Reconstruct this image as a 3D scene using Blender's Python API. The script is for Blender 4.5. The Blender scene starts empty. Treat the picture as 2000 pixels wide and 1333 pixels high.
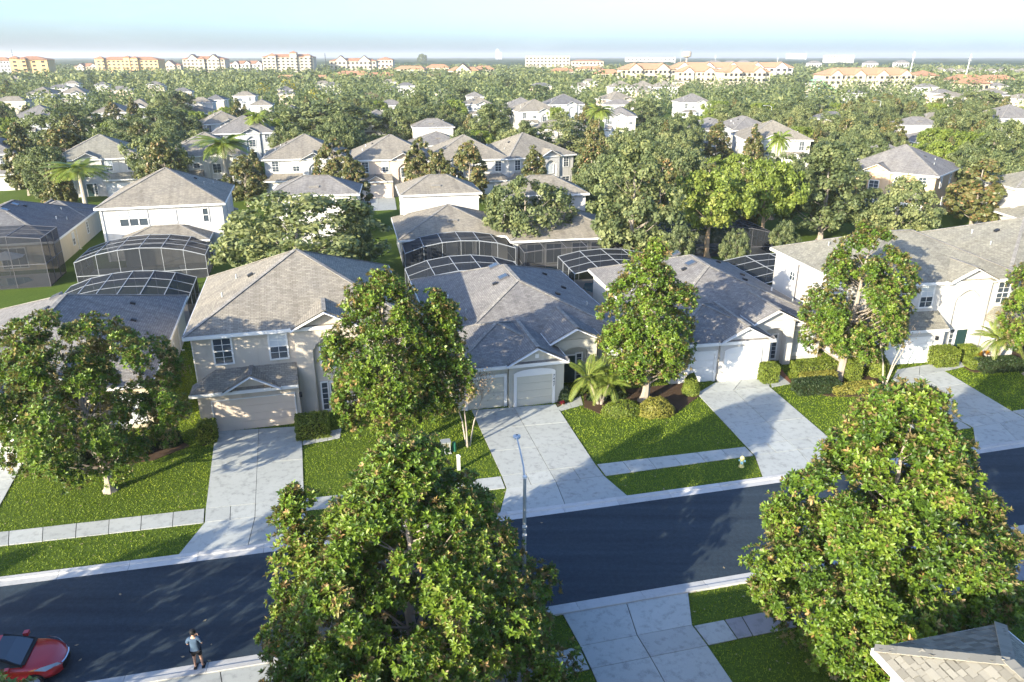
import bpy, math, random
import numpy as np
from mathutils import Vector, Matrix

random.seed(7)
rng = np.random.default_rng(7)
S = bpy.context.scene
COL = S.collection
R = math.radians

# ------------------------------------------------------------------ camera
F, HOR, HC = 1450.0, 111.0, 22.0             # focal length and horizon row in pixels of the 2000 px photo, height of the drone
PITCH = math.atan((666.5 - HOR) / F)
cd = bpy.data.cameras.new('camera'); cam = bpy.data.objects.new('camera', cd); COL.objects.link(cam)
cam.location = (0, 0, HC); cam.rotation_euler = (R(90) - PITCH, 0, 0)
cd.sensor_width = 36.0; cd.lens = F / 2000 * 36.0; cd.clip_start = .5; cd.clip_end = 40000
S.camera = cam

# ------------------------------------------------------------------ sky, sun, exposure
SUN_EL, SUN_AZ = 17.0, 229.0                # the direction the sun stands in (angle in plan, measured from +x)
w = bpy.data.worlds.new('World'); S.world = w; w.use_nodes = True
nt = w.node_tree; nt.nodes.clear()
sk = nt.nodes.new('ShaderNodeTexSky'); sk.sky_type = 'NISHITA'; sk.sun_disc = False
sk.sun_elevation = R(SUN_EL); sk.sun_rotation = R(90 - SUN_AZ)
sk.air_density = .8; sk.dust_density = 2.0; sk.ozone_density = 4.6; sk.altitude = 20
bg = nt.nodes.new('ShaderNodeBackground'); bg.inputs[1].default_value = .135
wo = nt.nodes.new('ShaderNodeOutputWorld')
tc = nt.nodes.new('ShaderNodeTexCoord'); mp = nt.nodes.new('ShaderNodeMapping'); mp.inputs['Scale'].default_value = (3.0, 1.6, 16); mp.inputs['Rotation'].default_value = (.05, .08, .4)
cn = nt.nodes.new('ShaderNodeTexNoise'); cn.inputs['Scale'].default_value = 1.6; cn.inputs['Detail'].default_value = 7; cn.inputs['Roughness'].default_value = .62
cr0 = nt.nodes.new('ShaderNodeValToRGB'); cr0.color_ramp.elements[0].position = .52; cr0.color_ramp.elements[1].position = .80; cr0.color_ramp.elements[1].color = (.10, .10, .10, 1)
cm = nt.nodes.new('ShaderNodeMix'); cm.data_type = 'RGBA'; cm.inputs[7].default_value = (3.4, 4.0, 4.4, 1)     # thin cirrus
nt.links.new(tc.outputs['Generated'], mp.inputs[0]); nt.links.new(mp.outputs[0], cn.inputs['Vector']); nt.links.new(cn.outputs['Fac'], cr0.inputs[0]); nt.links.new(cr0.outputs[0], cm.inputs[0])
nt.links.new(sk.outputs[0], cm.inputs[6]); nt.links.new(cm.outputs[2], bg.inputs[0]); nt.links.new(bg.outputs[0], wo.inputs[0])
sl = bpy.data.lights.new('sun', 'SUN'); sl.energy = 3.7; sl.angle = R(.5); sl.color = (1.0, .89, .69)
so = bpy.data.objects.new('sun', sl); COL.objects.link(so)
sd = Vector((math.cos(R(SUN_AZ)) * math.cos(R(SUN_EL)), math.sin(R(SUN_AZ)) * math.cos(R(SUN_EL)), math.sin(R(SUN_EL))))
so.rotation_euler = sd.to_track_quat('Z', 'Y').to_euler(); so.location = (-40, -40, 60)
vs = S.view_settings; vs.view_transform = 'Standard'; vs.look = 'None'; vs.gamma = 1.0; vs.exposure = 1.88
vs.use_curve_mapping = False
S.render.engine = 'CYCLES'
S.cycles.max_bounces = 8; S.cycles.transparent_max_bounces = 12; S.cycles.diffuse_bounces = 5; S.cycles.transmission_bounces = 5

# ------------------------------------------------------------------ helpers
def at(px, py, z=0.0):
    """point of the level z that shows at this pixel of the photograph"""
    u = (px - 1000) / F; v = (666.5 - py) / F
    d = (u, math.cos(PITCH) + v * math.sin(PITCH), -math.sin(PITCH) + v * math.cos(PITCH))
    t = (z - HC) / d[2]
    return (d[0] * t, d[1] * t)

def pix(X, Y, Z):
    c = Y * math.cos(PITCH) - (Z - HC) * math.sin(PITCH); u = Y * math.sin(PITCH) + (Z - HC) * math.cos(PITCH)
    return 1000 + F * X / c, 666.5 - F * u / c

def tag(o, label=None, cat=None, group=None, kind=None):
    if label: o['label'] = label
    if cat: o['category'] = cat
    if group: o['group'] = group
    if kind: o['kind'] = kind
    return o

def thing(name, label, cat, loc=(0, 0, 0), rot=0, group=None):
    o = bpy.data.objects.new(name, None); COL.objects.link(o)
    o.empty_display_size = .3
    o.location = (loc[0], loc[1], loc[2] if len(loc) > 2 else 0); o.rotation_euler = (0, 0, R(rot))
    return tag(o, label, cat, group)

def obj(name, mesh, parent=None, loc=None, kind=None):
    o = bpy.data.objects.new(name, mesh); COL.objects.link(o)
    if parent: o.parent = parent
    if loc is not None: o.location = loc
    if kind: o['kind'] = kind
    return o

class MB:
    """collects polygons with uv in metres"""
    def __init__(s): s.v = []; s.f = []; s.uv = []
    def poly(s, pts, uv=None):
        n = len(s.v); s.v += [tuple(p) for p in pts]; s.f.append(tuple(range(n, n + len(pts))))
        if uv is None:
            p0 = Vector(pts[0]); ex = (Vector(pts[1]) - p0)
            ex = ex.normalized() if ex.length > 1e-9 else Vector((1, 0, 0))
            nn = Vector((0, 0, 0))
            for i in range(1, len(pts) - 1):
                nn += (Vector(pts[i]) - p0).cross(Vector(pts[i + 1]) - p0)
            nn = nn.normalized() if nn.length > 1e-9 else Vector((0, 0, 1))
            ey = nn.cross(ex)
            uv = [((Vector(p) - p0).dot(ex) + p0.x * .37, (Vector(p) - p0).dot(ey) + p0.y * .21) for p in pts]
        s.uv.append(uv)
    def box(s, x0, x1, y0, y1, z0, z1, skip=''):
        a = [(x0, y0, z0), (x1, y0, z0), (x1, y1, z0), (x0, y1, z0), (x0, y0, z1), (x1, y0, z1), (x1, y1, z1), (x0, y1, z1)]
        for k, q in (('b', (3, 2, 1, 0)), ('t', (4, 5, 6, 7)), ('f', (0, 1, 5, 4)), ('r', (1, 2, 6, 5)), ('k', (2, 3, 7, 6)), ('l', (3, 0, 4, 7))):
            if k not in skip: s.poly([a[i] for i in q])
        return s
    def prism(s, pts, z0, z1, bottom=False):
        n = len(pts)
        ar = sum(pts[i][0] * pts[(i + 1) % n][1] - pts[(i + 1) % n][0] * pts[i][1] for i in range(n))
        if ar < 0: pts = pts[::-1]
        s.poly([(p[0], p[1], z1) for p in pts], uv=[(p[0], p[1]) for p in pts])
        if bottom: s.poly([(p[0], p[1], z0) for p in reversed(pts)])
        for i in range(n):
            a, b = pts[i], pts[(i + 1) % n]
            s.poly([(a[0], a[1], z0), (b[0], b[1], z0), (b[0], b[1], z1), (a[0], a[1], z1)])
        return s
    def bar(s, p, q, wd, ht, up=(0, 0, 1)):
        """box beam from p to q"""
        p = Vector(p); q = Vector(q); d = (q - p).normalized(); up = Vector(up)
        if abs(d.dot(up)) > .98: up = Vector((0, 1, 0))
        a = d.cross(up).normalized() * (wd / 2); b = a.cross(d).normalized() * (ht / 2)
        c0 = [p - a - b, p + a - b, p + a + b, p - a + b]; c1 = [x + (q - p) for x in c0]
        for i in range(4):
            j = (i + 1) % 4; s.poly([c0[i], c0[j], c1[j], c1[i]])
        s.poly(c0[::-1]); s.poly(c1)
        return s
    def tube(s, pts, rad, n=6, cap=True):
        pts = [Vector(p) for p in pts]; rings = []
        for i, p in enumerate(pts):
            d = (pts[min(i + 1, len(pts) - 1)] - pts[max(i - 1, 0)]).normalized()
            u = Vector((0, 0, 1)) if abs(d.z) < .9 else Vector((1, 0, 0))
            a = d.cross(u).normalized(); b = a.cross(d)
            rings.append([p + (a * math.cos(2 * math.pi * k / n) + b * math.sin(2 * math.pi * k / n)) * rad[i] for k in range(n)])
        for i in range(len(rings) - 1):
            for k in range(n):
                j = (k + 1) % n; s.poly([rings[i][j], rings[i][k], rings[i + 1][k], rings[i + 1][j]])
        if cap: s.poly(rings[-1][::-1]); s.poly(rings[0])
        return s
    def lathe(s, prof, n=12, c=(0, 0)):
        rs = [[(c[0] + r * math.cos(2 * math.pi * k / n), c[1] + r * math.sin(2 * math.pi * k / n), z) for k in range(n)] for r, z in prof]
        for i in range(len(rs) - 1):
            for k in range(n):
                j = (k + 1) % n; s.poly([rs[i][k], rs[i][j], rs[i + 1][j], rs[i + 1][k]])
        s.poly(rs[-1]); return s
    def mesh(s, name, mat, smooth=False):
        me = bpy.data.meshes.new(name); me.from_pydata(s.v, [], s.f)
        ul = me.uv_layers.new(name='UVMap')
        ul.data.foreach_set('uv', [c for f in s.uv for p in f for c in p])
        me.materials.append(mat)
        if smooth: me.polygons.foreach_set('use_smooth', [True] * len(me.polygons))
        return me
    def build(s, name, mat, parent=None, kind=None, smooth=False):
        return obj(name, s.mesh(name, mat, smooth), parent, kind=kind)

# ------------------------------------------------------------------ materials
class NT:
    def __init__(s, name):
        s.m = bpy.data.materials.new(name); s.m.use_nodes = True; s.t = s.m.node_tree
        s.b = s.t.nodes['Principled BSDF']; s.out = s.t.nodes['Material Output']
    def n(s, typ, **kw):
        q = s.t.nodes.new('ShaderNode' + typ)
        for k, v in kw.items():
            if k.startswith('i_'): q.inputs[k[2:].replace('_', ' ')].default_value = v
            else: setattr(q, k, v)
        return q
    def l(s, a, b): s.t.links.new(a, b)
    def ramp(s, fac, stops):
        r = s.n('ValToRGB'); e = r.color_ramp.elements
        while len(e) < len(stops): e.new(.5)
        for i, (p, c) in enumerate(stops): e[i].position = p; e[i].color = (*c, 1)
        s.l(fac, r.inputs[0]); return r.outputs[0]
    def noise(s, scale, detail=4, rough=.6, vec=None, dim='3D'):
        q = s.n('TexNoise'); q.inputs['Scale'].default_value = scale; q.inputs['Detail'].default_value = detail
        q.inputs['Roughness'].default_value = rough
        if vec is not None: s.l(vec, q.inputs['Vector'])
        return q.outputs['Fac']
    def mix(s, fac, a, b, mode='MIX'):
        q = s.n('Mix', data_type='RGBA', blend_type=mode)
        if isinstance(fac, (int, float)): q.inputs[0].default_value = fac
        else: s.l(fac, q.inputs[0])
        for k, x in ((6, a), (7, b)):
            if isinstance(x, tuple): q.inputs[k].default_value = (*x[:3], 1)
            else: s.l(x, q.inputs[k])
        return q.outputs[2]
    def bump(s, h, strength=.3, dist=.02):
        q = s.n('Bump'); q.inputs['Strength'].default_value = strength; q.inputs['Distance'].default_value = dist
        s.l(h, q.inputs['Height']); s.l(q.outputs[0], s.b.inputs['Normal'])
    def pos(s): return s.n('NewGeometry').outputs['Position']
    def objrand(s): return s.n('ObjectInfo').outputs['Random']
    def set(s, rough=None, spec=None, metal=None):
        if rough is not None: s.b.inputs['Roughness'].default_value = rough
        if spec is not None: s.b.inputs['Specular IOR Level'].default_value = spec
        if metal is not None: s.b.inputs['Metallic'].default_value = metal
        return s
    def color(s, c):
        if isinstance(c, tuple): s.b.inputs['Base Color'].default_value = (*c[:3], 1)
        else: s.l(c, s.b.inputs['Base Color'])
        return s

def plain(name, c, rough=.6, spec=.3, metal=0, var=.0):
    t = NT(name); t.set(rough, spec, metal)
    if var:
        n = t.noise(1.3, 5, .65, t.pos())
        t.color(t.mix(n, tuple(x * (1 - var) for x in c), tuple(min(1, x * (1 + var)) for x in c)))
    else: t.color(c)
    return t.m

def stucco(name, c):
    t = NT(name); t.set(.85, .2)
    p = t.pos(); a = t.noise(.7, 5, .7, p); b = t.noise(9, 3, .7, p)
    base = t.mix(a, tuple(x * .9 for x in c), tuple(min(1, x * 1.06) for x in c))
    # rain streaks, stretched downwards
    mp = t.n('Mapping'); mp.inputs['Scale'].default_value = (2.2, 2.2, .12); t.l(p, mp.inputs[0])
    st = t.noise(1.0, 4, .7, mp.outputs[0])
    sr = t.ramp(st, [(.52, (1, 1, 1)), (.75, (.84, .82, .78))])
    t.color(t.mix(1.0, base, sr, 'MULTIPLY')); t.bump(b, .25, .01); return t.m

def shingle(name, c, tw=.33, th=.145):
    """asphalt shingle: courses and tabs from the roof's own uv (metres)"""
    t = NT(name); t.set(.92, .15)
    uv = t.n('UVMap').outputs[0]
    br = t.n('TexBrick'); br.offset = .37; br.squash = 1.0
    br.inputs['Scale'].default_value = 1.0; br.inputs['Brick Width'].default_value = tw; br.inputs['Row Height'].default_value = th
    br.inputs['Mortar Size'].default_value = .012; br.inputs['Mortar Smooth'].default_value = .3; br.inputs['Bias'].default_value = 0
    d = .80; br.inputs['Color1'].default_value = (c[0] * d, c[1] * d, c[2] * d, 1)
    u = 1.16; br.inputs['Color2'].default_value = (c[0] * u, c[1] * u, c[2] * u, 1)
    br.inputs['Mortar'].default_value = (c[0] * .5, c[1] * .5, c[2] * .5, 1)
    t.l(uv, br.inputs['Vector'])
    n = t.noise(.45, 5, .65, t.pos()); n2 = t.noise(14, 2, .7, t.pos())
    # dark algae runs down the slope
    mp = t.n('Mapping'); mp.inputs['Scale'].default_value = (1.1, .09, 1); t.l(uv, mp.inputs[0])
    run = t.noise(1.2, 4, .65, mp.outputs[0])
    k = t.mix(1.0, br.outputs[0], t.ramp(n, [(.3, (.86, .86, .88)), (.7, (1.12, 1.1, 1.05))]), 'MULTIPLY')
    k = t.mix(1.0, k, t.ramp(run, [(.45, (1, 1, 1)), (.72, (.74, .73, .73))]), 'MULTIPLY')
    k = t.mix(1.0, k, t.ramp(n2, [(.3, (.9, .9, .9)), (.7, (1.1, 1.1, 1.1))]), 'MULTIPLY')
    t.color(k); t.bump(br.outputs['Fac'], .5, -.012); return t.m

def concrete(name, c, stain=.5):
    t = NT(name); t.set(.8, .25); p = t.pos()
    a = t.noise(.35, 6, .7, p); b = t.noise(2.4, 5, .75, p); g = t.noise(40, 2, .6, p)
    base = t.mix(a, tuple(x * .82 for x in c), tuple(x * 1.1 for x in c))
    st = t.ramp(b, [(.50, (1, 1, 1)), (.68, (1 - .45 * stain,) * 3)])
    k = t.mix(1.0, base, st, 'MULTIPLY'); rv = t.objrand()
    k = t.mix(1.0, k, t.ramp(rv, [(0, (.9, .9, .9)), (1, (1.08, 1.08, 1.08))]), 'MULTIPLY')
    t.color(k); t.bump(g, .15, .004); return t.m

def leafmat(name, stops, rough=.45, spec=.35, under=None, trans=.22):
    t = NT(name); t.set(rough, spec)
    a = t.n('Attribute'); a.attribute_name = 'tint'
    r = t.objrand(); ad = t.n('Math', operation='MULTIPLY_ADD'); t.l(r, ad.inputs[0]); ad.inputs[1].default_value = .16; t.l(a.outputs['Fac'], ad.inputs[2])
    sb = t.n('Math', operation='SUBTRACT'); t.l(ad.outputs[0], sb.inputs[0]); sb.inputs[1].default_value = .08
    c = t.ramp(sb.outputs[0], stops)
    if under:
        c = t.mix(t.n('NewGeometry').outputs['Backfacing'], c, under)
    t.color(c)
    if trans:
        tr = t.n('BsdfTranslucent'); t.l(t.mix(1.0, c, (1.3, 1.4, .6), 'MULTIPLY'), tr.inputs[0])
        mx = t.n('MixShader'); mx.inputs[0].default_value = trans
        t.l(t.b.outputs[0], mx.inputs[1]); t.l(tr.outputs[0], mx.inputs[2]); t.l(mx.outputs[0], t.out.inputs[0])
    return t.m

M = {}
M['roof_tan'] = shingle('shingle tan', (.265, .243, .202))
M['roof_grey'] = shingle('shingle grey', (.222, .214, .205))
M['roof_dark'] = shingle('shingle dark', (.165, .166, .17))
M['roof_olive'] = shingle('shingle olive', (.268, .258, .212))
M['cap'] = shingle('ridge shingle', (.27, .258, .235), .3, .3)
M['white'] = plain('white paint', (.68, .68, .66), .5, .4, var=.04)
M['st_tan'] = stucco('stucco tan', (.52, .465, .39))
M['st_greige'] = stucco('stucco greige', (.44, .43, .375))
M['st_white'] = stucco('stucco white', (.50, .49, .465))
M['st_cream'] = stucco('stucco cream', (.54, .475, .36))
M['st_orange'] = stucco('stucco apricot', (.56, .40, .25))
M['st_pink'] = stucco('stucco peach', (.58, .46, .36))
M['st_yellow'] = stucco('stucco yellow', (.60, .42, .20))
M['st_ivory'] = stucco('stucco ivory', (.47, .42, .32))
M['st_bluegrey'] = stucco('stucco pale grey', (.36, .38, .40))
M['gd_greige'] = plain('garage greige', (.52, .50, .42), .6, .3, var=.04)
M['gd_white'] = plain('garage white', (.72, .71, .68), .6, .3, var=.04)
M['gd_tan'] = plain('garage tan', (.64, .54, .44), .6, .3, var=.04)
M['glass'] = plain('window glass', (.05, .065, .08), .06, .8)
M['blind'] = plain('window blind', (.50, .54, .56), .35, .5, var=.05)
M['green_door'] = plain('dark green door', (.018, .045, .045), .4, .5)
M['brown'] = plain('brown brick paving', (.16, .075, .045), .8, .2, var=.3)
M['terracotta'] = plain('terracotta tiles', (.36, .19, .11), .8, .2, var=.2)
M['terracotta2'] = plain('weathered terracotta', (.40, .235, .14), .8, .2, var=.2)
M['alu'] = plain('white aluminium', (.30, .32, .34), .45, .5)
M['bronze'] = plain('bronze aluminium', (.10, .10, .11), .45, .5)
M['bark'] = plain('grey bark', (.30, .26, .215), .9, .1, var=.45)
M['bark_pale'] = plain('pale bark', (.40, .35, .29), .9, .1, var=.3)
M['bark_tan'] = plain('tan bark', (.36, .26, .165), .9, .1, var=.35)
M['dark'] = plain('dark opening', (.02, .022, .026), .5, .3)
M['steel'] = plain('galvanised steel', (.36, .38, .37), .5, .5, .3, var=.1)
M['bluewhite'] = plain('pale blue lamp', (.36, .41, .45), .4, .5)
M['conc'] = concrete('driveway concrete', (.405, .425, .405), .7)
M['conc_light'] = concrete('kerb concrete', (.50, .50, .485), .35)
M['conc_old'] = concrete('old pavement concrete', (.27, .27, .285), .6)
M['joint'] = plain('dark joint', (.045, .045, .04), .95, .1)
M['deck'] = concrete('pool deck', (.44, .41, .36), .3)
M['mulch'] = plain('mulch', (.075, .050, .033), .95, .1, var=.4)
M['skin'] = plain('skin', (.50, .30, .21), .5, .3)
M['shirt'] = plain('blue grey cotton', (.065, .105, .165), .85, .2, var=.1)
M['black'] = plain('black cloth', (.012, .012, .014), .7, .3)
M['rubber'] = plain('tyre rubber', (.015, .015, .016), .75, .3)
M['chrome'] = plain('chrome', (.7, .72, .74), .12, .6, 1.0)
M['lens'] = plain('headlight lens', (.45, .52, .58), .08, .8)
M['amber'] = plain('amber lens', (.8, .3, .06), .2, .6)
M['pot_green'] = plain('green plastic', (.03, .17, .10), .5, .4)
M['hyd_yellow'] = plain('yellow paint', (.72, .62, .25), .5, .4)
M['hyd_blue'] = plain('pale blue paint', (.25, .5, .6), .5, .4)
M['tank'] = plain('tan tank', (.5, .38, .26), .6, .3, var=.1)
M['slide_green'] = plain('slide green', (.28, .52, .25), .4, .5)
M['slide_blue'] = plain('slide blue', (.05, .28, .62), .4, .5)

def paint(name, c):
    t = NT(name); t.set(.28, .6, 0); t.color(c)
    t.b.inputs['Coat Weight'].default_value = 1; t.b.inputs['Coat Roughness'].default_value = .05; return t.m
M['red'] = paint('red car paint', (.50, .010, .014))

t = NT('pool water'); t.set(.05, .8); t.color((.02, .16, .22)); t.bump(t.noise(3, 3, .5, t.pos()), .2, .03); M['water'] = t.m

t = NT('insect screen'); t.set(.8, .2); t.color((.022, .026, .032))
tr = t.n('BsdfTransparent'); mx = t.n('MixShader'); mx.inputs[0].default_value = .76
t.l(tr.outputs[0], mx.inputs[1]); t.l(t.b.outputs[0], mx.inputs[2]); t.l(mx.outputs[0], t.out.inputs[0]); M['screen'] = t.m

t = NT('asphalt'); t.set(.72, .35); p = t.pos()
a = t.noise(.22, 6, .7, p); b = t.noise(60, 2, .7, p); c = t.noise(5, 4, .75, p)
mp = t.n('Mapping'); mp.inputs['Rotation'].default_value = (0, 0, R(-13)); mp.inputs['Scale'].default_value = (.05, 1.1, 1); t.l(p, mp.inputs[0])
lane = t.noise(1.0, 4, .6, mp.outputs[0])
k = t.mix(a, (.017, .029, .042), (.028, .043, .058))
k = t.mix(1.0, k, t.ramp(lane, [(.35, (.72, .74, .78)), (.68, (1.42, 1.38, 1.32))]), 'MULTIPLY')
k = t.mix(1.0, k, t.ramp(b, [(.35, (.7, .7, .7)), (.72, (1.4, 1.4, 1.4))]), 'MULTIPLY')
k = t.mix(1.0, k, t.ramp(c, [(.4, (.86, .86, .86)), (.72, (1.35, 1.33, 1.3))]), 'MULTIPLY')
t.color(k); t.bump(b, .4, .006); M['asphalt'] = t.m

t = NT('lawn soil'); t.set(.95, .1); p = t.pos()
a = t.noise(.25, 6, .7, p); b = t.noise(5, 5, .8, p); c = t.noise(.02, 4, .6, p)
k = t.mix(a, (.05, .09, .012), (.105, .15, .026))
k = t.mix(1.0, k, t.ramp(b, [(.3, (.55, .6, .55)), (.7, (1.35, 1.3, 1.2))]), 'MULTIPLY')
k = t.mix(t.ramp(c, [(.55, (0, 0, 0)), (.75, (.5, .5, .5))]), k, (.075, .08, .032))
t.color(k); t.bump(b, .6, .05); M['ground'] = t.m

t = NT('far wood'); t.set(.95, .1); p = t.pos()
a = t.noise(.004, 6, .7, p); b = t.noise(.06, 5, .8, p)
k = t.mix(a, (.035, .06, .028), (.075, .105, .045))
k = t.mix(1.0, k, t.ramp(b, [(.35, (.5, .5, .5)), (.65, (1.4, 1.35, 1.2))]), 'MULTIPLY')
t.color(k); M['farwood'] = t.m

LG = [(.0, (.026, .052, .010)), (.35, (.072, .135, .014)), (.62, (.140, .215, .020)), (.84, (.19, .245, .036)), (.93, (.25, .20, .075)), (1.0, (.30, .19, .07))]
M['magnolia'] = leafmat('magnolia leaf', LG, .44, .4, (.20, .165, .075), .24)
M['oak'] = leafmat('oak leaf', [(0, (.045, .066, .028)), (.4, (.118, .150, .060)), (.75, (.215, .235, .092)), (1, (.30, .30, .13))], .55, .3, None, .25)
M['oak_bright'] = leafmat('bright oak leaf', [(0, (.08, .11, .02)), (.4, (.17, .225, .04)), (.8, (.25, .28, .06)), (1, (.30, .29, .08))], .5, .3, None, .28)
M['magfar'] = leafmat('magnolia crown', [(0, (.042, .056, .02)), (.45, (.11, .125, .038)), (.75, (.19, .165, .06)), (1, (.28, .17, .075))], .45, .4, None, .18)
M['palm'] = leafmat('palm leaf', [(0, (.09, .14, .025)), (.5, (.20, .26, .05)), (1, (.34, .34, .09))], .4, .4, None, .3)
M['hedge'] = leafmat('hedge leaf', [(0, (.06, .09, .014)), (.5, (.15, .20, .028)), (1, (.28, .29, .05))], .5, .3, None, .25)
M['hedge_gold'] = leafmat('golden shrub leaf', [(0, (.09, .105, .02)), (.5, (.22, .215, .04)), (1, (.36, .30, .07))], .5, .3, None, .25)
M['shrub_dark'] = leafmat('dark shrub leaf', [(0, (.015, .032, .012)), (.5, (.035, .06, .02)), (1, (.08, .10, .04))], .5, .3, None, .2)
M['croton'] = leafmat('croton leaf', [(0, (.45, .12, .02)), (.5, (.55, .30, .03)), (1, (.55, .45, .08))], .45, .3, None, .2)
M['redleaf'] = leafmat('red cordyline leaf', [(0, (.20, .015, .03)), (1, (.42, .05, .08))], .45, .3, None, .2)
M['yellowleaf'] = leafmat('yellow blossom', [(0, (.22, .20, .02)), (.5, (.42, .36, .03)), (1, (.58, .48, .05))], .6, .2, None, .25)
M['bareleaf'] = leafmat('russet twigs', [(0, (.15, .11, .075)), (.5, (.25, .19, .13)), (1, (.34, .26, .18))], .8, .1, None, .1)
M['grass'] = leafmat('grass blade', [(0, (.075, .125, .012)), (.45, (.21, .285, .024)), (.8, (.34, .36, .04)), (1, (.42, .38, .09))], .55, .25, None, .3)
M['drygrass'] = leafmat('dry leaves', [(0, (.30, .25, .16)), (1, (.45, .38, .26))], .8, .1, None, .1)

# ------------------------------------------------------------------ numpy meshes for foliage
def np_mesh(name, V, Fq, tint, mat, smooth=False):
    """V (n,3), Fq (m,k) with one k, tint per vertex"""
    me = bpy.data.meshes.new(name); k = Fq.shape[1]
    me.vertices.add(len(V)); me.vertices.foreach_set('co', np.ascontiguousarray(V, dtype=np.float32).ravel())
    me.loops.add(Fq.size); me.loops.foreach_set('vertex_index', np.ascontiguousarray(Fq, dtype=np.int32).ravel())
    me.polygons.add(len(Fq)); me.polygons.foreach_set('loop_start', np.arange(0, Fq.size, k, dtype=np.int32))
    me.polygons.foreach_set('loop_total', np.full(len(Fq), k, dtype=np.int32))
    if smooth: me.polygons.foreach_set('use_smooth', np.ones(len(Fq), dtype=bool))
    at_ = me.attributes.new('tint', 'FLOAT', 'POINT'); at_.data.foreach_set('value', np.ascontiguousarray(tint, dtype=np.float32))
    me.materials.append(mat); me.update(calc_edges=True); return me

def unit(a): return a / (np.linalg.norm(a, axis=-1, keepdims=True) + 1e-9)

def frames(d):
    """orthonormal frames with third axis d"""
    r = rng.normal(size=d.shape); x = unit(np.cross(r, d)); y = np.cross(d, x); return x, y, d

def leaf_quads(P, N, size, asp=.55, tint=None):
    """one four-cornered leaf per point, lying across N"""
    n = len(P); x, y, z = frames(unit(N)); s = np.broadcast_to(np.asarray(size, float), (n,))[:, None]
    c = np.stack([P - y * s, P + x * s * asp + z * s * .12, P + y * s, P - x * s * asp + z * s * .12], 1).reshape(-1, 3)
    Fq = np.arange(n * 4).reshape(n, 4)
    return c, Fq, np.repeat(tint if tint is not None else rng.random(n), 4)

def rosette_proto(k=9, L=.190, W=.080, lean=False):
    V = []; Fq = []; tn = []
    for i in range(k):
        a = 2 * math.pi * (i / k) * 1.0 + (i % 2) * .35 + random.uniform(-.2, .2)
        el = R(random.uniform(8, 34)) if i % 2 == 0 else R(random.uniform(38, 66))
        l = L * random.uniform(.8, 1.15); wd = W * random.uniform(.85, 1.15)
        d = np.array([math.cos(a) * math.cos(el), math.sin(a) * math.cos(el), math.sin(el)])
        side = np.array([-math.sin(a), math.cos(a), 0]); up = np.cross(d, side) * -1
        if up[2] < 0: up = -up
        b = len(V); droop = -.10 * l
        if lean:
            V += [d * .02, d * l * .55 + side * wd * .55 + up * .015, d * l + up * droop, d * l * .55 - side * wd * .55 + up * .015]
            Fq += [(b, b + 3, b + 2, b + 1)]; tn += [random.gauss(0, .13)] * 4; continue
        V += [d * .02, d * l * .38 + side * wd * .48 + up * .012, d * l * .74 + side * wd * .40 + up * (.012 + droop * .3), d * l + up * droop,
              d * l * .74 - side * wd * .40 + up * (.012 + droop * .3), d * l * .38 - side * wd * .48 + up * .012]
        Fq += [(b, b + 3, b + 2, b + 1), (b, b + 5, b + 4, b + 3)]; tn += [random.gauss(0, .13)] * 6
    return np.array(V), np.array(Fq), np.array(tn)

PROT = [rosette_proto() for _ in range(6)]; PROTL = [rosette_proto(8, .21, .094, True) for _ in range(6)]
def rosettes(P, N, scale, tint, protos=None):
    protos = protos or PROT
    Vs = []; Fs = []; Ts = []; base = 0
    which = rng.integers(0, len(protos), len(P))
    for k, (v, f, tn) in enumerate(protos):
        ii = np.where(which == k)[0]
        if not len(ii): continue
        x, y, z = frames(unit(N[ii])); s = scale[ii][:, None, None]
        W = (x[:, None, :] * v[None, :, 0:1] + y[:, None, :] * v[None, :, 1:2] + z[:, None, :] * v[None, :, 2:3]) * s + P[ii][:, None, :]
        Vs.append(W.reshape(-1, 3)); Fs.append((f[None] + (np.arange(len(ii)) * len(v))[:, None, None] + base).reshape(-1, 4))
        Ts.append(np.clip(tint[ii][:, None] + tn[None], 0, 1).ravel()); base += len(ii) * len(v)
    return np.concatenate(Vs), np.concatenate(Fs), np.concatenate(Ts)
ROS_MESH = []
for v, f, tn in PROT:
    for tb in (.3, .5, .66):
        ROS_MESH.append(np_mesh('leaf_cluster', v, f, np.clip(tn + tb, 0, 1), M['magnolia']))

def ball(n):
    return unit(rng.normal(size=(n, 3)))

def clumps_in(env, nc, zc0, zc1, lobes=5, gather=0.0, nl=24, spread=.24):
    """clump centres filling an uneven envelope env(t)->radius, t 0..1"""
    ph = rng.uniform(0, 6.28, lobes); am = rng.uniform(.03, .11, lobes); P = []
    while len(P) < nc:
        t = rng.random(); a = rng.uniform(0, 6.28); r = env(t)
        if rng.random() > r / 1.0: continue
        bump_ = 1 + sum(am[k] * math.cos((k + 1) * a + ph[k] + 3.1 * t * (k % 3)) for k in range(lobes))
        rr = r * bump_ * (rng.random() ** .38)
        P.append((rr * math.cos(a), rr * math.sin(a), zc0 + (zc1 - zc0) * t))
    P = np.array(P)
    if gather:                                   # boughs: the clumps crowd round a few centres and leave dark gaps between
        B = P[rng.choice(nc, min(nl, nc), replace=False)]; sc = np.array([1, 1, 1.6 / max(.5, zc1 - zc0)])
        k = np.argmin((((P[:, None] - B[None]) * sc) ** 2).sum(2), axis=1); q = rng.uniform(gather * .55, gather * 1.1, nc)[:, None]
        P = P * (1 - q) + B[k] * q
    return P

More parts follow.
